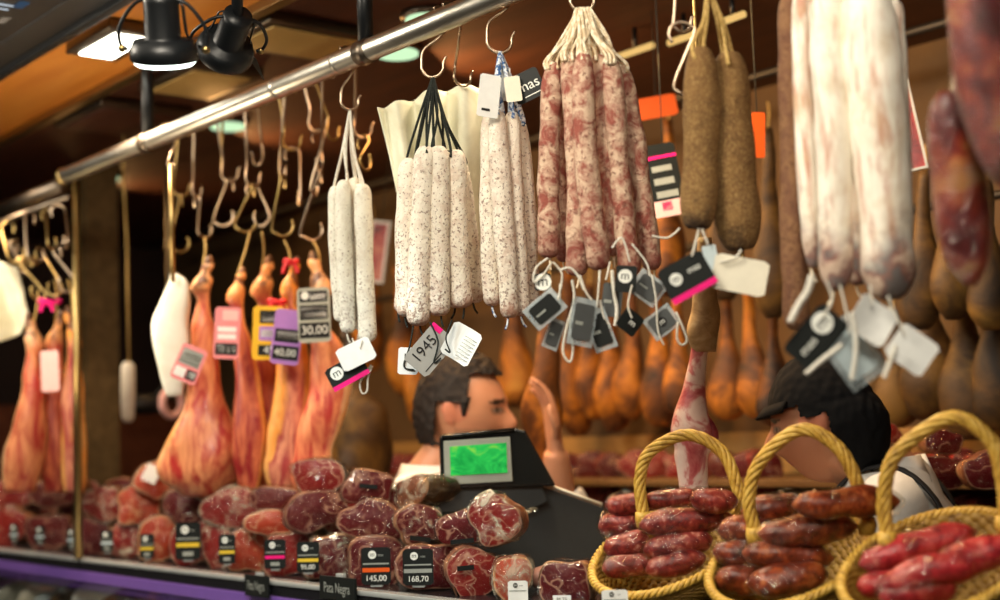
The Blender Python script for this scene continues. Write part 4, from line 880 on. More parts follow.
obj('pan', prism(NB(), P((548, 487), (607, 510), (607, 513), (548, 490)), .03, .24), M['steel'], sc, smooth=False)
bm = NB(); p = PC(545, 548, YL+.22); d = RIGHT*.95+BACK*.3; s2 = mpp(p); p.z = ZT+12*s2
sweep(bm, [p+d*(x*s2) for x in (-16, -12, -4, 20, 50, 58)], [q*s2 for q in (5, 10, 12, 12, 12, 8)], 18, lump=.05)
o = obj('mortadella', bm, M['salami_pink'] if 'salami_pink' in M else m_mottle('pale_pink_sausage', [(.3, (.34, .16, .12)), (.7, (.46, .25, .20))], 20, .45), org=p); tag(o, 'pale pinkish brown sausage lying on the counter behind the single ham pack', 'sausage')
# ------------------------------------------------------------------ baskets
def basket(px, py, wpx, c, label, hand, hfrac=.62, kx=.32, ky=.46):
    p = PC(px, py, c); s_ = mpp(p); p.z = ZT; r = wpx*s_/2
    o = thing('wicker_basket', label, 'basket', p, (0, 0, YAW), 'wicker baskets of packed sausages')
    z0 = hfrac*2*r*.62
    def rim(a, k=1.0): x, y = r*k*math.cos(a), r*k*.88*math.sin(a); return Vector((x, y, max(.012, z0+kx*x+ky*y)))
    bm = NB(); nA, nR = 192, 54; rows = []
    for i in range(nR+1):
        f = i/nR; ring = []
        for j in range(nA):
            a = 2*PI*j/nA; top = rim(a); base = Vector((r*.62*math.cos(a), r*.55*math.sin(a), .004))
            q = base.lerp(top, f); bul = .10*r*math.sin(PI*f); row = i//3; wv = .0030*math.cos(32*a+PI*(row % 2))*math.sin(PI*((i % 3)+.5)/3)-.0016*(1 if i % 3 == 0 else 0)
            d = Vector((math.cos(a), math.sin(a), 0)); ring.append(bm.verts.new(q+d*(bul+wv)))
        rows.append(ring)
    for i in range(nR):
        for j in range(nA): bm.faces.new((rows[i][j], rows[i][(j+1) % nA], rows[i+1][(j+1) % nA], rows[i+1][j]))
    bm.faces.new(rows[0])
    b = obj('woven_body', bm, M['wicker_dark'], o); b.modifiers.new('thickness', 'SOLIDIFY').thickness = .004
    for ph in (0, PI*2/3, PI*4/3):
        pts = []
        for i in range(241):
            a = 2*PI*i/240; q = rim(a, 1.02); tw = 26*a+ph
            pts.append(q+Vector((math.cos(a), math.sin(a), 0))*(.0042*math.cos(tw))+UP*(.0042*math.sin(tw)))
        bm = NB(); sweep(bm, pts, .0042, 6, cap=False); obj('rim_strand', bm, M['wicker'], o)
    # handle: twisted rope between two rim points, through the three given pixels
    Rz = Matrix.Rotation(-YAW, 3, 'Z'); tb_ = depth(p)
    pts = [Rz @ (PD(a, b_, tb_+dd)-p) for a, b_, dd in hand]
    path = crom(pts, 90); s1 = .0066
    for k in range(6):
        ph = k*PI/3; st = []; u = None
        for i, q in enumerate(path):
            tg = (path[min(i+1, 89)]-path[max(i-1, 0)]).normalized(); yv = Vector((0, 1, 0)); u = (yv-tg*yv.dot(tg)).normalized(); w = tg.cross(u); tw = i*.26+ph
            st.append(q+(u*math.cos(tw)+w*math.sin(tw))*s1)
        bm = NB(); sweep(bm, st, .0044, 7); obj('handle_strand', bm, M['wicker'], o)
    for q in (path[3], path[-4]):
        bm = NB(); tg = Vector((0, 0, 1)); sweep(bm, [q-tg*.022, q-tg*.008, q+tg*.004], [.0125, .0142, .013], 12, lump=.2, lumpf=120); obj('handle_binding', bm, M['wicker'], o)
    return o
BC = YL+.17
basket(668, 560, 150, BC, 'left wicker basket with a twisted handle in front of the hanging leg', [(644, 520, .03), (640, 480, .03), (650, 452, .02), (687, 435, .0), (722, 452, -.02), (738, 490, -.03), (741, 522, -.03)])
basket(790, 580, 158, BC, 'middle wicker basket full of reddish brown sausages', [(756, 535, .03), (749, 500, .03), (760, 462, .02), (800, 430, .0), (838, 448, -.02), (860, 490, -.03), (867, 525, -.03)])
basket(936, 590, 182, BC, 'right wicker basket of bright red packs cut by the right edge', [(888, 540, .03), (884, 500, .03), (896, 455, .02), (950, 418, .0), (990, 440, -.02), (1003, 480, -.03), (1006, 525, -.03)], ky=.42)
def spack(px, py, w, h, dt, tilt, mat, label, group, c=BC, yaw=0.):
    """flat wrapped sausage pair: w,h px"""
    t = depth(PC(px, py, c))+dt; p = PD(px, py, t); h *= 1.22; w *= 1.04; s_ = t/FPX; d = RIGHT*math.cos(yaw)*math.cos(tilt)-UP*math.sin(tilt)+BACK*math.sin(yaw); n = 14
    def mk(k, lump, f):
        bm = NB(); pts = [p+d*(w*s_*(i/(n-1)-.5)*k) for i in range(n)]
        rad = [h*s_*.5*k*max(.12, math.sqrt(max(0, 1-abs(2*i/(n-1)-1)**3.2))) for i in range(n)]
        sweep(bm, pts, rad, 18, ref=UP, fl=1.0, lump=lump, lumpf=f); return bm
    o = obj('wrapped_sausage', mk(1, .30, 24), M[mat], org=p); tag(o, label, 'packed sausage', group)
    obj('plastic_wrap', mk(1.10, .45, 30), M['wrap'], o, org=p)
g1 = 'wrapped sausages in the left basket'
for a in ((628, 504, 44, 20, .00, 0., 'top row left, with a strong glare'), (672, 499, 56, 17, .04, -.05, 'top row middle'), (714, 500, 46, 20, .01, .08, 'top row right'), (620, 524, 42, 21, -.01, -.1, 'second row left, bright red end'), (686, 521, 90, 23, -.01, -.06, 'second row right, the longest'), (627, 545, 46, 22, -.04, -.12, 'third row left'), (678, 545, 68, 23, -.03, -.15, 'third row right'), (630, 566, 54, 20, -.06, -.05, 'bottom row left'), (676, 564, 60, 20, -.055, -.2, 'bottom row right')):
    spack(*a[:6], 'salami', 'wrapped sliced sausage in the left basket, '+a[6], g1)
g2 = 'wrapped sausages in the middle basket'
for a in ((772, 508, 60, 24, .04, -.12, 'top left'), (846, 503, 104, 26, .02, .0, 'long one on top right'), (748, 532, 58, 24, -.01, .1, 'second row left'), (808, 530, 96, 26, -.01, -.05, 'second row right, glossy orange'), (742, 554, 56, 24, -.04, .1, 'third row left'), (788, 556, 88, 24, -.035, .1, 'third row right'), (742, 579, 52, 24, -.06, .05, 'bottom row left'), (788, 579, 78, 26, -.06, -.1, 'bottom row right, red speckled')):
    spack(*a[:6], 'salami_dark', 'wrapped reddish brown sausage in the middle basket, '+a[6], g2)
g3 = 'wrapped red packs in the right basket'
for a in ((918, 548, 118, 28, .0, -.24, 'uppermost, slanting up to the right'), (950, 566, 140, 30, -.04, -.28, 'second from the top, longest'), (884, 584, 52, 22, -.06, -.05, 'lower left short one'), (918, 592, 76, 26, -.08, -.1, 'lowest at the picture bottom')):
    spack(*a[:6], 'salami_red', 'wrapped bright red sausage in the right basket, '+a[6], g3)
# ------------------------------------------------------------------ the hanging leg behind the left basket
tK = 2.66
M['leg_meat'] = m_mottle('raw_leg_meat_and_fat', [(.34, (.34, .03, .045)), (.46, (.52, .14, .13)), (.53, (.72, .50, .42)), (.7, (.78, .64, .55))], 15, .4)
M['leg_flap'] = m_mottle('dark_red_meat', [(.35, (.14, .012, .018)), (.6, (.34, .05, .05)), (.75, (.6, .35, .3))], 30, .4)
M['leg_hide'] = m_mottle('tan_leg_skin', [(.35, (.20, .10, .03)), (.55, (.42, .26, .11)), (.7, (.55, .40, .22))], 22, .5)
top = PD(706, 236, tK)
lg = ham([(700, 338, 9), (698, 360, 9), (695, 388, 11), (692, 412, 16), (693, 432, 21), (695, 446, 20), (692, 456, 17), (693, 470, 15), (695, 500, 13)], tK, 'leg_meat', 'skinned red and white meat leg hanging behind the left basket handle', None, 0, hoof=False, name='hanging_shank', cat='meat', lump=.3, n=32, res=40)
S = [(PD(a.x, a.y, tK), RIGHT*a.z*tK/FPX, BACK*a.z*tK/FPX*.8) for a in crom([(705, 238, 7), (705, 262, 9), (705, 290, 12), (704, 315, 15), (703, 336, 15), (704, 352, 12)], 20)]
bm = NB(); loft(bm, S, 26, lump=.2, lumpf=22); obj('skin', bm, M['leg_hide'], lg, org=lg.location)
bm = NB(); q = PD(709, 425, tK-.012); sweep(bm, crom([q+UP*.025-RIGHT*.01, q, q-UP*.022+RIGHT*.006, q-UP*.045-RIGHT*.012], 10), [.004, .011, .012, .004], 10, fl=.5, lump=.5); obj('meat_flap', bm, M['leg_flap'], lg, org=lg.location)
obj('cord', tube([PD(705, 242, tK), Vector((top.x, top.y, ZC))], .003, 6), M['str_tan'], lg, org=lg.location)
# ------------------------------------------------------------------ background: hams along the back wall
RB = random.Random(3)
def bgham(px, y0, y1, hw, c, mat, label, group, lean=0.):
    t = depth(PC(px, (y0+y1)/2, c)); Ln = y1-y0
    tab = [(0, .26), (.15, .30), (.32, .36), (.5, .62), (.68, .95), (.84, 1.0), (.95, .72), (1, .35)]
    ham([(px+lean*f*Ln*.3+RB.uniform(-1.5, 1.5), y0+Ln*f, hw*k) for f, k in tab], t, mat, label, group, RB.uniform(-.6, .6), n=20, res=16, lump=.22, hang=PD(px, y0-26, t), hoof=False)
gl = 'hams in the lower row on the back wall'; gu = 'hams in the upper row on the back wall'
low = [(372, 232, 372, 17), (398, 268, 396, 18), (418, 300, 425, 17), (512, 270, 408, 20), (566, 262, 436, 20), (588, 285, 420, 17), (610, 288, 432, 19), (632, 285, 420, 17), (655, 290, 426, 20), (678, 300, 415, 18), (726, 300, 420, 20), (748, 290, 418, 19), (772, 300, 426, 19), (872, 300, 436, 24), (893, 310, 428, 22), (926, 260, 420, 32), (962, 270, 440, 30), (992, 260, 430, 26)]
for i, (px, y0, y1, hw) in enumerate(low):
    lab = '%s from the left of the blurred %s hams in the lower back row' % (ORD[i] if i < 16 else ('seventeenth', 'eighteenth')[i-16], 'ochre and olive')
    bgham(px, y0, y1, hw, 3.0, 'ham_olive' if px > 860 else 'ham_old', lab, gl, RB.uniform(-.2, .25))
upp = [(668, 120, 296, 17), (716, 110, 300, 20), (768, 128, 318, 22), (925, 170, 330, 22), (955, 160, 320, 24), (985, 180, 330, 22)]
for i, (px, y0, y1, hw) in enumerate(upp):
    bgham(px, y0, y1, hw, 2.85, 'ham_olive' if px > 690 else 'ham_old', '%s from the left of the dim hams in the upper row at the back' % ORD[i], gu, RB.uniform(-.1, .2))
for nm, z, c, lab in (('upper', PC(640, 262, 3.0).z+.02, 3.0, 'dark bar along the back wall carrying the lower row of hams'), ('lower', PC(700, 92, 2.85).z, 2.85, 'dark bar under the ceiling carrying the upper row of hams at the back')):
    o = obj('hanging_bar', tube([(-6.0, c, z), (1.8, c, z)], .012, 10), M['sign_dark']); tag(o, lab, 'rail')
# ham that the man is handling
t = 3.55; ham([(548, 318, 8), (549, 340, 11), (548, 365, 14), (541, 395, 19), (540, 425, 21), (544, 448, 16), (546, 460, 7)], t, 'ham_old', 'bright ochre ham that the man holds with his raised hand', None, 0, hoof=False, hang=PD(549, 270, t))
# shelf with packs along the back wall
zs = [PC(620, 508, 3.05).z, PC(620, 476, 3.05).z]
for k, z in enumerate(zs):
    o = obj('wall_shelf', boxm((-5.8, 2.86, z-.02), (1.8, YB, z), .003), M['shelf']); tag(o, '%s wooden shelf of ham packs along the back wall' % ('lower', 'upper')[k], 'shelf')
M['lit_wall_tan'] = plain('painted_lit_wall', (.42, .24, .07), .6)  # brighter tan paints the lit look of the wall above the shelves
zb = PC(620, 436, 3.2).z
o = obj('lit_wall_strip', boxm((-5.8, YB-.022, zs[1]+.001), (1.8, YB-.001, zb), .002), M['lit_wall_tan']); tag(o, 'strip of back wall coloured tan as if lit, between the hams and the shelves', 'panel')
n_ = 0
for k, z in enumerate(zs):
    for px in range(372, 1010, 22):
        if 432 < px < 548 or 778 < px < 868: continue
        q = PC(px, 480, 3.0); s_ = mpp(q); w = RB.uniform(24, 31); h = RB.uniform(22, 27)
        n_ += 1
        bigd = px > 868
        pack(px, 480, w*1.05, h, 2.98, 'blurred red ham pack on the %s back shelf, %s from the left' % (('lower', 'upper')[k], str(1+(px-372)//22)+('th' if 3 < 1+(px-372)//22 < 21 else ('st', 'nd', 'rd')[((px-372)//22) % 10] if ((px-372)//22) % 10 < 3 else 'th')), 'face_dark' if bigd or RB.random() < .4 else 'face_red', yaw=RB.uniform(-.3, .3), L=.11, group='ham packs on the %s back shelf' % ('lower', 'upper')[k], onz=z, tail=False, body='face_red')
# large packs lying behind the right basket, on a side counter
sd = thing('side_counter', 'brown low side counter behind the right basket', 'counter', (PC(940, 500, 2.55).x, 2.6, 0))
sz = PC(940, 487, 2.55).z
obj('top', lc(boxm((-.62, 2.46, sz-.03), (1.6, 2.72, sz), .003), sd), M['dark_wall'], sd); obj('front', lc(boxm((-.60, 2.50, 0), (1.58, 2.70, sz-.03), .003), sd), M['cab_wood'], sd)
pack(937, 470, 62, 30, 2.54, 'big flat dark ham pack behind the handle of the right basket', 'face_dark', yaw=.1, onz=sz, L=.1, group='large packs on the side counter')
pack(944, 442, 34, 24, 2.58, 'small glossy dark pack with sparkling highlights inside the right basket handle', 'face_dark', yaw=.1, L=.08, group='large packs on the side counter')
pack(992, 470, 50, 34, 2.56, 'dark ham pack on the side counter at the right edge', 'face_dark', yaw=0., onz=sz, L=.1, group='large packs on the side counter')
pack(884, 438, 34, 26, 2.62, 'red pack just right of the woman\'s black cap', 'face_red', yaw=0., L=.08, group='large packs on the side counter')
# pictures and boards hanging behind the sausages
def picture(px, py, w, h, c, tilt, label):
    p = PC(px, py, c); s_ = mpp(p); W, Hh = w*s_, h*s_; f = W*.12; o = thing('framed_picture', label, 'picture', p, (0, math.radians(tilt), YAW-.25))
    bm = NB(); box(bm, (-W/2, -.008, -Hh/2), (-W/2+f, .008, Hh/2)); box(bm, (W/2-f, -.008, -Hh/2), (W/2, .008, Hh/2)); box(bm, (-W/2+f, -.008, Hh/2-f), (W/2-f, .008, Hh/2)); box(bm, (-W/2+f, -.008, -Hh/2), (W/2-f, .008, -Hh/2+f))
    obj('frame', bm, M['card_white'], o, smooth=False); obj('photo', boxm((-W/2+f, -.002, -Hh/2+f), (W/2-f, .004, Hh/2-f)), M['photo_red'], o, smooth=False)
    obj('cord', tube([(0, .0, Hh/2), (0, 0, Hh/2+.25)], .0015, 5), M['str_black'], o)
picture(908, 126, 20, 92, 2.5, -9, 'small white-framed picture of red meat hanging right of the thick white sausages')
picture(378, 252, 20, 62, 2.5, 9, 'small white-framed picture of red meat hanging left of the black-string sausages')
def hangcord(o):
    Ri = o.rotation_euler.to_matrix().transposed(); h = ZC-o.location.z
    obj('cord', tube([Vector((0, .001, 0)), Ri @ Vector((0, 0, h*.5)), Ri @ Vector((0, 0, h))], .0012, 5), M['str_black'], o)
o = ptag(664, 180, 34, 74, depth(PC(664, 180, 2.2)), -9, base='card_black', label='black price board with magenta stripe hanging left of the brown crusted sausages', name='price_board', cat='sign', bars=((-.5, .30, .5, .34, 'magenta'), (-.3, .12, .3, .2, 'ink_grey'), (-.3, -.06, .3, .03, 'ink_grey'), (-.3, -.24, .35, -.15, 'ink_grey'), (-.5, -.5, .5, -.28, 'card_pale_pink'), (-.2, -.42, .1, -.30, 'magenta'))); hangcord(o)
hangcord(ptag(656, 107, 42, 22, depth(PC(656, 107, 2.4)), -8, base='card_orange', label='orange card hanging in the dark behind the reddish bunch', name='hanging_card', cat='sign'))
hangcord(ptag(758, 135, 14, 46, depth(PC(758, 135, 2.3)), 3, base='card_orange', label='narrow orange card right of the brown crusted sausages', name='hanging_card', cat='sign'))
# far left background: cabinet, pull cord, dark cylinder
p = PC(140, 398, 2.5)
cbz = p.z
cb = thing('wooden_cabinet', 'reddish wooden cabinet in the dark far end of the stall', 'cabinet', (-6.2, 2.6, 0))
obj('carcass', lc(boxm((XL+.01, 2.05, .0), (-6.02, 3.24, cbz), .01), cb), M['cab_wood'], cb)
for y0, y1 in ((2.08, 2.62), (2.66, 3.2)):
    d = obj('door', lc(boxm((-6.02, y0, .1), (-6.0, y1, cbz-.14), .006), cb), M['cab_wood'], cb)
    obj('knob', lc(boxm((-6.0, y1-.08, .9), (-5.98, y1-.06, 1.0), .004), cb), M['brass'], d)
t = 4.4; pc = thing('pull_cord', 'thin vertical cord with a pale hanging weight at the left', 'cord', PD(125, 180, t))
o_ = pc.location.copy(); r_ = PD(125, 180, t)
obj('string', tube([PD(123, 176, t)-o_, PD(127, 240, t)-o_, PD(129, 365, t)-o_], .004, 6), M['str_tan'], pc)
bm = NB(); sweep(bm, [PD(128, y, t)-o_ for y in (362, 366, 392, 418, 422)], [x*t/FPX for x in (4, 7, 7.5, 6.5, 4)], 14); obj('weight', bm, M['cloth_white'], pc)
obj('ceiling_cord', tube([PD(123, 176, t)-o_, Vector((r_.x, r_.y, ZC))-o_], .003, 6), M['str_tan'], pc)
t = 4.6; dc = thing('spotlight_lamp', 'horizontal dark cylinder with a pale ring at its end in the left background', 'lamp', PD(150, 405, t)); o_ = dc.location.copy(); k = t/FPX
obj('barrel', tube([PD(124, 405, t)-o_, PD(130, 405, t)-o_, PD(164, 404, t)-o_], 10*k, 20), M['black_metal'], dc)
bm = NB(); sweep(bm, crom([PD(172, 403, t)-o_+(RIGHT*.2+BACK*.0)*0+(RIGHT*.35-BACK*.94)*0+(UP*math.sin(a)+(RIGHT*.55+BACK*.83)*math.cos(a))*13*k for a in [2*PI*i/24 for i in range(25)]], 60), 4*k, 8, cap=False); obj('pale_ring', bm, M['card_pale_pink'], dc)
obj('mount', tube([PD(150, 405, t)-o_, PD(150, 405, t)-o_+BACK*.3+UP*.1, Vector((PD(150, 405, t).x, PD(150, 405, t).y, ZC))-o_+BACK*.3], .012, 8), M['black_metal'], dc)
# ------------------------------------------------------------------ people
def head_bm(k=1.0):
    """head facing -Y, centre at origin, before placement"""
    bm = NB(); bmesh.ops.create_icosphere(bm, subdivisions=5, radius=1)
    g = lambda x, y, s: math.exp(-((x*x+y*y)/(s*s)))
    for v in bm.verts:
        d = v.co.copy(); x, y, z = d.x*.076, d.y*.098, d.z*.118
        if z < .0:
            f = min(1, -z/.118); x *= 1-.34*f**1.4; 
            if y > 0: y *= 1-.75*f**.8
            else: y *= 1-.12*f
        fr = max(0, -d.y)
        if d.y < 0:
            y *= 1-.10*abs(x/.076)**2*0
            y -= .026*g(x, (z+.024)*.75, .015)*fr+.014*g(x, (z+.004)*.6, .011)*fr+.006*g(abs(x)-.012, z+.032, .010)*fr   # nose
            y += .010*g(abs(x)-.031, z-.008, .017)*fr                                   # sockets
            y -= .007*g((abs(x)-.026)*.6, z-.030, .013)*fr                               # brows
            y -= .006*g(x*.55, z+.062, .011)*fr-.004*g(x*.6, z+.067, .003)*fr            # lips
            y -= .011*g(x*.7, z+.100, .020)*fr                                           # chin
            y -= .004*g(abs(x)-.038, z+.028, .022)*fr                                    # cheeks
            y -= .005*g(abs(x)-.031, z-.006, .010)*fr                                    # lids
        v.co = Vector((x, y, z))*k
    for sg in (-1, 1):
        for (cx, cy, cz, r, sc_) in ((.076, .012, .0, .027, (.26, .55, 1.0)), (.075, .006, -.020, .010, (.5, .6, 1))):
            ball(bm, (sg*cx*k, cy*k, cz*k), r*k, sc_, 16)
        ball(bm, (sg*.079*k, .016*k, .007*k), .021*k, (.3, .62, 1.05), 16)
    return bm
def finger(bm, pts, r0, r1):
    P_ = crom(pts, 12); sweep(bm, P_, [r0+(r1-r0)*i/11 for i in range(12)], 8); ball(bm, P_[-1], r1, seg=8)
def hand(bm, wrist, up, side, nrm, k=1.0, curl=.5):
    """palm + fingers; up: wrist->fingertips, side: towards the thumb, nrm: the way the palm faces"""
    up, side, nrm = up.normalized(), side.normalized(), nrm.normalized()
    loft(bm, [(wrist-up*.01, side*.024*k, nrm*.018*k), (wrist+up*.03*k, side*.034*k, nrm*.016*k), (wrist+up*.075*k, side*.041*k, nrm*.014*k), (wrist+up*.096*k, side*.039*k, nrm*.011*k)], 16)
    for o_, L in ((.030, .074), (.010, .082), (-.011, .076), (-.031, .060)):
        b = wrist+up*.085*k+side*o_*k
        finger(bm, [b-up*.015*k, b+up*L*.42*k+nrm*.10*L*curl*k+side*o_*.12, b+up*L*.75*k+nrm*.36*L*curl*k+side*o_*.16, b+up*L*.95*k+nrm*.68*L*curl*k+side*o_*.18], .0088*k, .0066*k)
    b = wrist+up*.03*k+side*.028*k
    finger(bm, [b-side*.012*k, b+side*.020*k+up*.022*k+nrm*.006, b+side*.030*k+up*.048*k+nrm*.016, b+side*.028*k+up*.070*k+nrm*.028*curl], .0115*k, .0078*k)
def remesh(bm, vox, name, org):
    me = bpy.data.meshes.new('tmp'); bm.to_mesh(me); bm.free(); o = bpy.data.objects.new('tmp', me); COL.objects.link(o)
    md = o.modifiers.new('r', 'REMESH'); md.mode = 'VOXEL'; md.voxel_size = vox
    m2 = o.modifiers.new('s', 'SMOOTH'); m2.factor = .5; m2.iterations = 3
    dg = bpy.context.evaluated_depsgraph_get(); out = bpy.data.meshes.new_from_object(o.evaluated_get(dg)); bpy.data.objects.remove(o); bpy.data.meshes.remove(me)
    out.name = name; out.polygons.foreach_set('use_smooth', [True]*len(out.polygons)); return out
SKIN = (.62, .29, .165)
def person(head_c, face_ang, nod, k, arms, name, label, lean=Vector((0, 0, 0)), hunch=Vector((0, 0, 0)), body_ang=None, shup=0., lips=(.45, .13, .10), beard=0.):
    """head_c: head centre (world). face_ang: z-rotation of a figure that faces -Y. arms: [(elbow, wrist, up, side, nrm, curl)] for left(+side) and right"""
    ba = face_ang if body_ang is None else body_ang
    Hm = Matrix.Rotation(face_ang, 3, 'Z') @ Matrix.Rotation(nod, 3, 'X'); Bm = Matrix.Rotation(ba, 3, 'Z')
    f = Bm @ Vector((0, -1, 0)); sd = Bm @ Vector((1, 0, 0))
    feet = Vector((head_c.x, head_c.y, 0))-f*.02+lean
    bm = head_bm(k)
    for v in bm.verts: v.co = Hm @ v.co + head_c
    zs_ = head_c.z-.118*k; sh = zs_-.085*k+shup                      # chin and shoulder heights
    base = lambda z, fw=0.: Vector((feet.x, feet.y, z))+f*fw+(Vector((head_c.x, head_c.y, 0))+hunch-Vector((feet.x, feet.y, 0)))*max(0, (z-.9)/(sh-.9))
    nk = head_c+(Hm @ Vector((0, .028*k, -.07*k)))
    sweep(bm, crom([nk+UP*.05, nk-UP*.01, base(sh+.04, -.02), base(sh-.03, -.02)], 12), [.050*k]*7+[.052*k, .056*k, .060*k, .063*k, .064*k], 18)
    tor = [(sh+.02, .085, .07), (sh-.01, .150, .085), (sh-.05, .185, .105), (sh-.15, .178, .118), (sh-.28, .160, .112), (sh-.38, .150, .105), (sh-.48, .168, .118), (sh-.58, .175, .122), (sh-.66, .14, .11)]
    loft(bm, [(base(z), sd*(a*k), f*(-b*k)) for z, a, b in tor], 28)
    limbs = []
    for i, sg in enumerate((1, -1)):
        S = base(sh-.045)+sd*(sg*.172*k)
        E, W, up, side, nrm, curl = arms[i]
        sweep(bm, crom([S-sd*sg*.03+UP*.0, S, S.lerp(E, .5), E, E.lerp(W, .3), E.lerp(W, .75), W], 24), [(.058-.031*j/23)*k for j in range(24)], 16)
        hand(bm, W, up, side, nrm, k, curl); limbs.append((S, E, W))
    hip = sh-.62
    legs = []
    for sg in (1, -1):
        h0 = base(hip)+sd*(sg*.085*k); kn = Vector((feet.x, feet.y, hip*.52))+sd*(sg*.095*k)+f*.015; an = Vector((feet.x, feet.y, .085))+sd*(sg*.10*k)-f*.02
        sweep(bm, crom([h0+UP*.03, h0.lerp(kn, .5), kn, kn.lerp(an, .4)-f*.015, an], 20), [(.088-.048*j/19)*k for j in range(20)], 16)
        loft(bm, [(an-f*.05-UP*.03, sd*.03, UP*.03), (an-UP*.02, sd*.04, UP*.055), (an+f*.08-UP*.045, sd*.045, UP*.036), (an+f*.17-UP*.06, sd*.036, UP*.022)], 16)
        legs.append((h0, kn, an))
    me = remesh(bm, .0052, name, feet)
    Hi = Hm.transposed(); ca = me.color_attributes.new('tone', 'FLOAT_COLOR', 'POINT')
    for v in me.vertices:
        q = (Hi @ (v.co-head_c))/k; c = Vector(SKIN); nzv = noise.noise(v.co*25)*.06
        c = c*(1+nzv)
        if q.length < .16 and q.y < 0:
            ax = abs(q.x)
            if (ax/.020)**2+((q.z+.063)/.008)**2 < 1: c = Vector(lips)
            e = ((ax-.031)/.0135)**2+((q.z-.008)/.0062)**2
            if e < 1: c = Vector((.30, .22, .17)) if ((ax-.031)**2+(q.z-.008)**2) > .0052**2 else Vector((.03, .015, .01))
            elif e < 1.9: c = c*.55
            if ((ax-.031)/.022)**2+((q.z-.029-.004*math.cos(ax*60))/.0052)**2 < 1: c = Vector((.03, .018, .012))
            if beard and q.z < -.035 and q.y < .02: c = c.lerp(Vector((.16, .09, .06)), beard)
            if ax > .0 and q.z < -.01: c.x *= 1.03
        if ax_ear(q): c = Vector((.66, .25, .15))
        ca.data[v.index].color = (c.x, c.y, c.z, 1)
    for v in me.vertices: v.co -= feet
    me.materials.append(M['skin']); o = bpy.data.objects.new(name, me); COL.objects.link(o); o.location = feet; tag(o, label, 'person')
    return o, dict(Hm=Hm, hc=head_c, k=k, f=f, sd=sd, base=base, sh=sh, tor=tor, limbs=limbs, legs=legs, feet=feet, hip=hip)
def ax_ear(q): return abs(q.x) > .072 and abs(q.z) < .04 and abs(q.y) < .04
def clothes(o, d, shirt='shirt', sleeve=.96):
    k, f, sd, base, sh = d['k'], d['f'], d['sd'], d['base'], d['sh']; bm = NB()
    loft(bm, [(base(sh+.062, -.012), sd*(.066*k), f*(-.066*k)), (base(sh+.042, -.008), sd*(.094*k), f*(-.082*k))]+[(base(z+(.01 if i == 0 else 0)), sd*(a*k+.014+(.032 if i == 0 else 0)), f*(-(b*k+.014+(.010 if i == 0 else 0)))) for i, (z, a, b) in enumerate(d['tor'][:-1])], 32, cap=False, lump=.05, lumpf=9)
    for i, (S, E, W) in enumerate(d['limbs']):
        sg = (1, -1)[i]; end = E.lerp(W, .12) if sleeve > .9 else S.lerp(E, sleeve)
        mid = S.lerp(E, .5)
        pts = crom([S-sd*sg*.05-UP*.0, S, mid, (E if sleeve > .9 else S.lerp(E, sleeve)), end], 20)
        sweep(bm, pts, [(.078-.020*j/19)*k for j in range(20)], 18, cap=False, lump=.12, lumpf=16)
    obj('shirt', bm, M[shirt], o, org=d['feet'])
    # collar
    for sg in (-1, 1):
        c = base(sh+.045, -.015); bm = NB(); vs = []
        for a in range(9):
            th = sg*(.25+a*.30); r = .070*k; p = c+(f*math.cos(th)+sd*math.sin(th))*r
            vs.append((bm.verts.new(p+UP*(.012+.012*a/8)), bm.verts.new(p+(f*math.cos(th)+sd*math.sin(th))*.022-UP*(.028 if a else .05))))
        for a in range(8): bm.faces.new((vs[a][0], vs[a+1][0], vs[a+1][1], vs[a][1]))
        q = obj('collar', bm, M[shirt], o, org=d['feet']); q.modifiers.new('t', 'SOLIDIFY').thickness = .004
    bm = NB()
    for (h0, kn, an) in d['legs']: sweep(bm, crom([h0+UP*.05, h0.lerp(kn, .5), kn, kn.lerp(an, .5), an+UP*.0], 16), [(.104-.040*j/15)*k for j in range(16)], 18, cap=False)
    loft(bm, [(base(d['hip']+z), sd*(a*k), f*(-b*k)) for z, a, b in ((.12, .188, .134), (.04, .192, .138), (-.04, .180, .13))], 24)
    obj('trousers', bm, M['trouser'], o, org=d['feet'])
    for i, (h0, kn, an) in enumerate(d['legs']):
        bm = NB(); loft(bm, [(an-f*.075-UP*.05, sd*.036, UP*.034), (an-f*.03-UP*.035, sd*.047, UP*.050), (an+f*.08-UP*.048, sd*.053, UP*.037), (an+f*.19-UP*.066, sd*.042, UP*.018)], 18); obj('shoe', bm, M['cap'], o, org=d['feet'])
    bm = NB(); loft(bm, [(base(z), sd*(a*k), f*(-b*k)) for z, a, b in ((sh-.10, .10, .138), (sh-.28, .178, .134), (sh-.48, .190, .142), (sh-.75, .20, .15))], 28, cap=False)
    dels = [v for v in bm.verts if (v.co-base(v.co.z)).dot(f) < .02]
    bmesh.ops.delete(bm, geom=dels, context='VERTS'); q = obj('apron', bm, M['apron'], o, org=d['feet']); q.modifiers.new('t', 'SOLIDIFY').thickness = .004
def cap_mesh(d, fn, sc_=1.0, sub=6, lumps=.0):
    """shell around the head; fn(dir) -> scale or None to drop"""
    bm = NB(); bmesh.ops.create_icosphere(bm, subdivisions=sub, radius=1); dl = []
    for v in bm.verts:
        s = fn(v.co.copy())
        if s is None: dl.append(v); continue
        n_ = 1+lumps*noise.noise(v.co*9); v.co = d['Hm'] @ (Vector((v.co.x*.083*s*n_, v.co.y*.106*s*n_+.004, v.co.z*.126*s*n_+.002))*d['k'])+d['hc']
    bmesh.ops.delete(bm, geom=dl, context='VERTS'); return bm
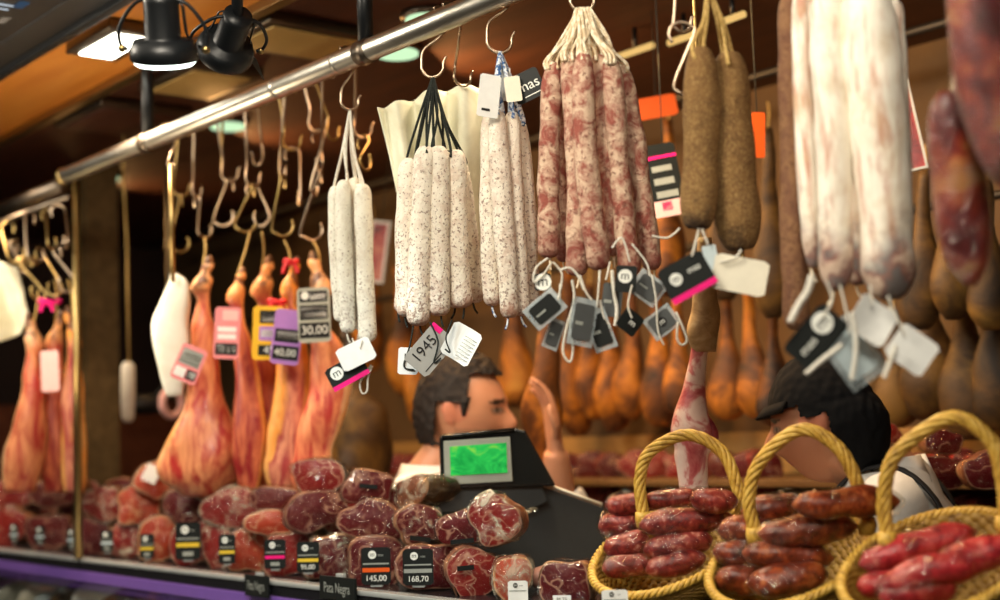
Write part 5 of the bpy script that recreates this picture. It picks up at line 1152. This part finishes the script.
# the man: faces right, forearm raised
tM = 3.4
hc = PD(463, 412, tM); fa = math.radians(140.3-12)
fwd = Vector((math.sin(fa), -math.cos(fa), 0))
elb, wr = PD(560, 512, tM+.02), PD(556, 452, tM-.02)
side_ = -(RIGHT*.55-BACK*.8)
restE = hc-UP*.52-BACK*.05-RIGHT*.06; 
arms = [(elb, wr, UP+RIGHT*-.05, -BACK*.6-RIGHT*.4, -RIGHT*.8+BACK*.4, .55)]
man_base = hc-UP*.75
arms = [(elb, wr, UP*1.0-RIGHT*.10, -BACK*.8+RIGHT*.2, -RIGHT*.9-BACK*.1, .6), (hc-UP*.50-BACK*.22-RIGHT*.02, hc-UP*.60+RIGHT*.17-BACK*.24, RIGHT*.9-UP*.3, UP*.8+BACK*.2, BACK*.9-UP*.1, .6)]
man, dm = person(hc, fa, .10, 1.10, arms, 'person', 'dark-haired man in a white shirt facing right with a raised hand behind the scale', beard=.35, shup=.035, hunch=-RIGHT*.07, lean=-RIGHT*.12)
clothes(man, dm)
def hairfn(v):
    if v.y < -.30 and v.z < .62: return None
    if v.y < .12 and v.z < .02+.0*v.y: return None
    if v.z < -.62: return None
    if abs(v.x) > .80 and v.z < .12 and v.y < .35: return None
    return 1.03+.05*max(0, v.z)
obj('hair', cap_mesh(dm, hairfn, lumps=.05), M['hair'], man, org=dm['feet'])
for sg in (-1, 1):   # sideburns
    bm = NB(); sweep(bm, [dm['Hm'] @ (Vector((sg*.074, y, z))*dm['k'])+dm['hc'] for y, z in ((-.022, .035), (-.020, .012), (-.020, -.008))], [.012, .010, .004], 8); obj('sideburn', bm, M['hair'], man, org=dm['feet'])
# the woman: faces left, head bowed, black cap
tW = 2.72
hw = PD(822, 424, tW); fa = math.radians(-39.7-24); fw = Vector((math.sin(fa), -math.cos(fa), 0))
shw = hw-UP*.25
arms = [(hw+fw*.12-UP*.52+BACK*.22, hw+fw*.32-UP*.52+BACK*.12, fw*1.0, -BACK*.3+UP*.7, -UP*.6-BACK*.5, .5), (hw+fw*.03-UP*.52-BACK*.20+RIGHT*.06, hw+fw*.27-UP*.50-BACK*.12, fw*1.0, BACK*.3+UP*.7, -UP*.6+BACK*.5, .5)]
wom, dw = person(hw, fa, .20, .98, arms, 'person', 'woman in a black cap and white shirt with black apron strap, looking down', lean=RIGHT*.20, hunch=RIGHT*.13+BACK*.02, shup=.065, lips=(.50, .14, .12))
clothes(wom, dw)
def capfn(v):
    if v.y < -.25 and v.z < .30: return None
    if v.y < .22 and v.z < .10+.0*v.y: return None
    if v.z < -.78: return None
    s = 1.03
    if v.y > 0: s += .16*v.y*max(0, .65-abs(v.z+.1))+.22*max(0, v.y)*max(0, -v.z+.25)
    if v.z > .3: s += .10*v.z*(v.z)
    return s
cp = obj('cap', cap_mesh(dw, capfn, lumps=.02), M['cap'], wom, org=dw['feet'])
bm = NB(); prev = None; n = 17
for i in range(n):
    a = -1.15+2.3*i/(n-1); q0 = Vector((.083*math.sin(a), -.104*math.cos(a), .058)); q1 = q0+Vector((.006*math.sin(a), -.024*math.cos(a*.9), -.022+.004*math.cos(a)))
    q0, q1 = (dw['Hm'] @ (q*dw['k'])+dw['hc'] for q in (q0, q1)); cur = (bm.verts.new(q0), bm.verts.new(q1))
    if prev: bm.faces.new((prev[0], prev[1], cur[1], cur[0]))
    prev = cur
q = obj('cap_peak', bm, M['cap'], cp, org=Vector((0, 0, 0))); q.data.transform(Matrix.Translation(-dw['feet'])); q.modifiers.new('t', 'SOLIDIFY').thickness = .004
bm = NB(); c0 = dw['base'](dw['sh'])
for sg in (-1, 1):
    S = c0+dw['sd']*sg*.10*dw['k']
    f = dw['f']; sweep(bm, crom([S+f*.115-UP*.12, S+f*.095-UP*.01, S+f*.03+UP*.045, S-f*.05+UP*.038, S-f*.115-UP*.05, S-f*.13-UP*.2], 20), .018, 10, fl=.25, ref=dw['sd'])
obj('apron_strap', bm, M['apron'], wom, org=dw['feet'])
# ------------------------------------------------------------------ light
def area(loc, target, size, power, col, sy=None, spread=math.radians(160)):
    L = bpy.data.lights.new('area_light', 'AREA'); L.size = size; L.energy = power; L.color = col; L.spread = spread
    if sy: L.shape = 'RECTANGLE'; L.size_y = sy
    o = bpy.data.objects.new('area_light', L); COL.objects.link(o); o.location = loc
    o.rotation_euler = (Vector(target)-Vector(loc)).to_track_quat('-Z', 'Y').to_euler(); return o
def spot(loc, target, power, col, ang=60, blend=.5, r=.05):
    L = bpy.data.lights.new('spot_light', 'SPOT'); L.energy = power; L.color = col; L.spot_size = math.radians(ang); L.spot_blend = blend; L.shadow_soft_size = r
    o = bpy.data.objects.new('spot_light', L); COL.objects.link(o); o.location = loc
    o.rotation_euler = (Vector(target)-Vector(loc)).to_track_quat('-Z', 'Y').to_euler(); return o
WARM = (1, .80, .55); NEUT = (1, .90, .74); ORA = (1, .52, .18); COOL = (.80, .95, 1)
# unseen area lights added in front of the stall, standing in for market-hall lamps
for x, pw in ((-3.9, 11), (-2.6, 12), (-1.4, 13), (-.4, 12), (.35, 6)):
    area((x, .55, 2.50), (x-.15, 1.65, 1.55), .35, pw, NEUT)
area((-2.2, -.6, 3.2), (-2.0, 1.6, 1.4), 1.2, 7, NEUT, 2.4)
# warm lamps inside the stall
for x, pw in ((-4.6, 5), (-3.6, 8), (-2.5, 12), (-1.5, 6), (-.6, 1.5)):
    area((x-.5, 2.2, 2.45), (x+.5, 3.0, 1.5), .25, pw, ORA)
spot((-3.3, 1.35, 2.5), (-3.1, 1.75, 1.6), 60, (1, .74, .50), 80)
spot((-4.2, 1.30, 2.5), (-4.2, 1.7, 1.5), 50, (1, .74, .50), 80)
q = sp.location; spot(q-UP*.06, Vector((q.x-.3, q.y+.4, 1.3)), 12, COOL, 90)
area((hw.x-.30, 1.80, 2.50), hw, .2, 11, WARM)  # added unseen light that brightens the woman's face
area((hc.x+.25, 1.80, 2.48), hc, .2, 4.5, (1, .55, .28))  # added unseen light that warms the man's face
# added upward area light imitating bounce from the counter on to the ceiling boards
area((-3.4, 1.0, 1.7), (-3.4, 1.42, 2.6), .6, 7, WARM, .4)
w = bpy.data.worlds.new('world'); SC.world = w; w.use_nodes = True; bg = w.node_tree.nodes['Background']; bg.inputs[0].default_value = (.30, .22, .16, 1); bg.inputs[1].default_value = .06
SC.view_settings.view_transform = 'Standard'; SC.view_settings.look = 'None'; SC.view_settings.exposure = .0
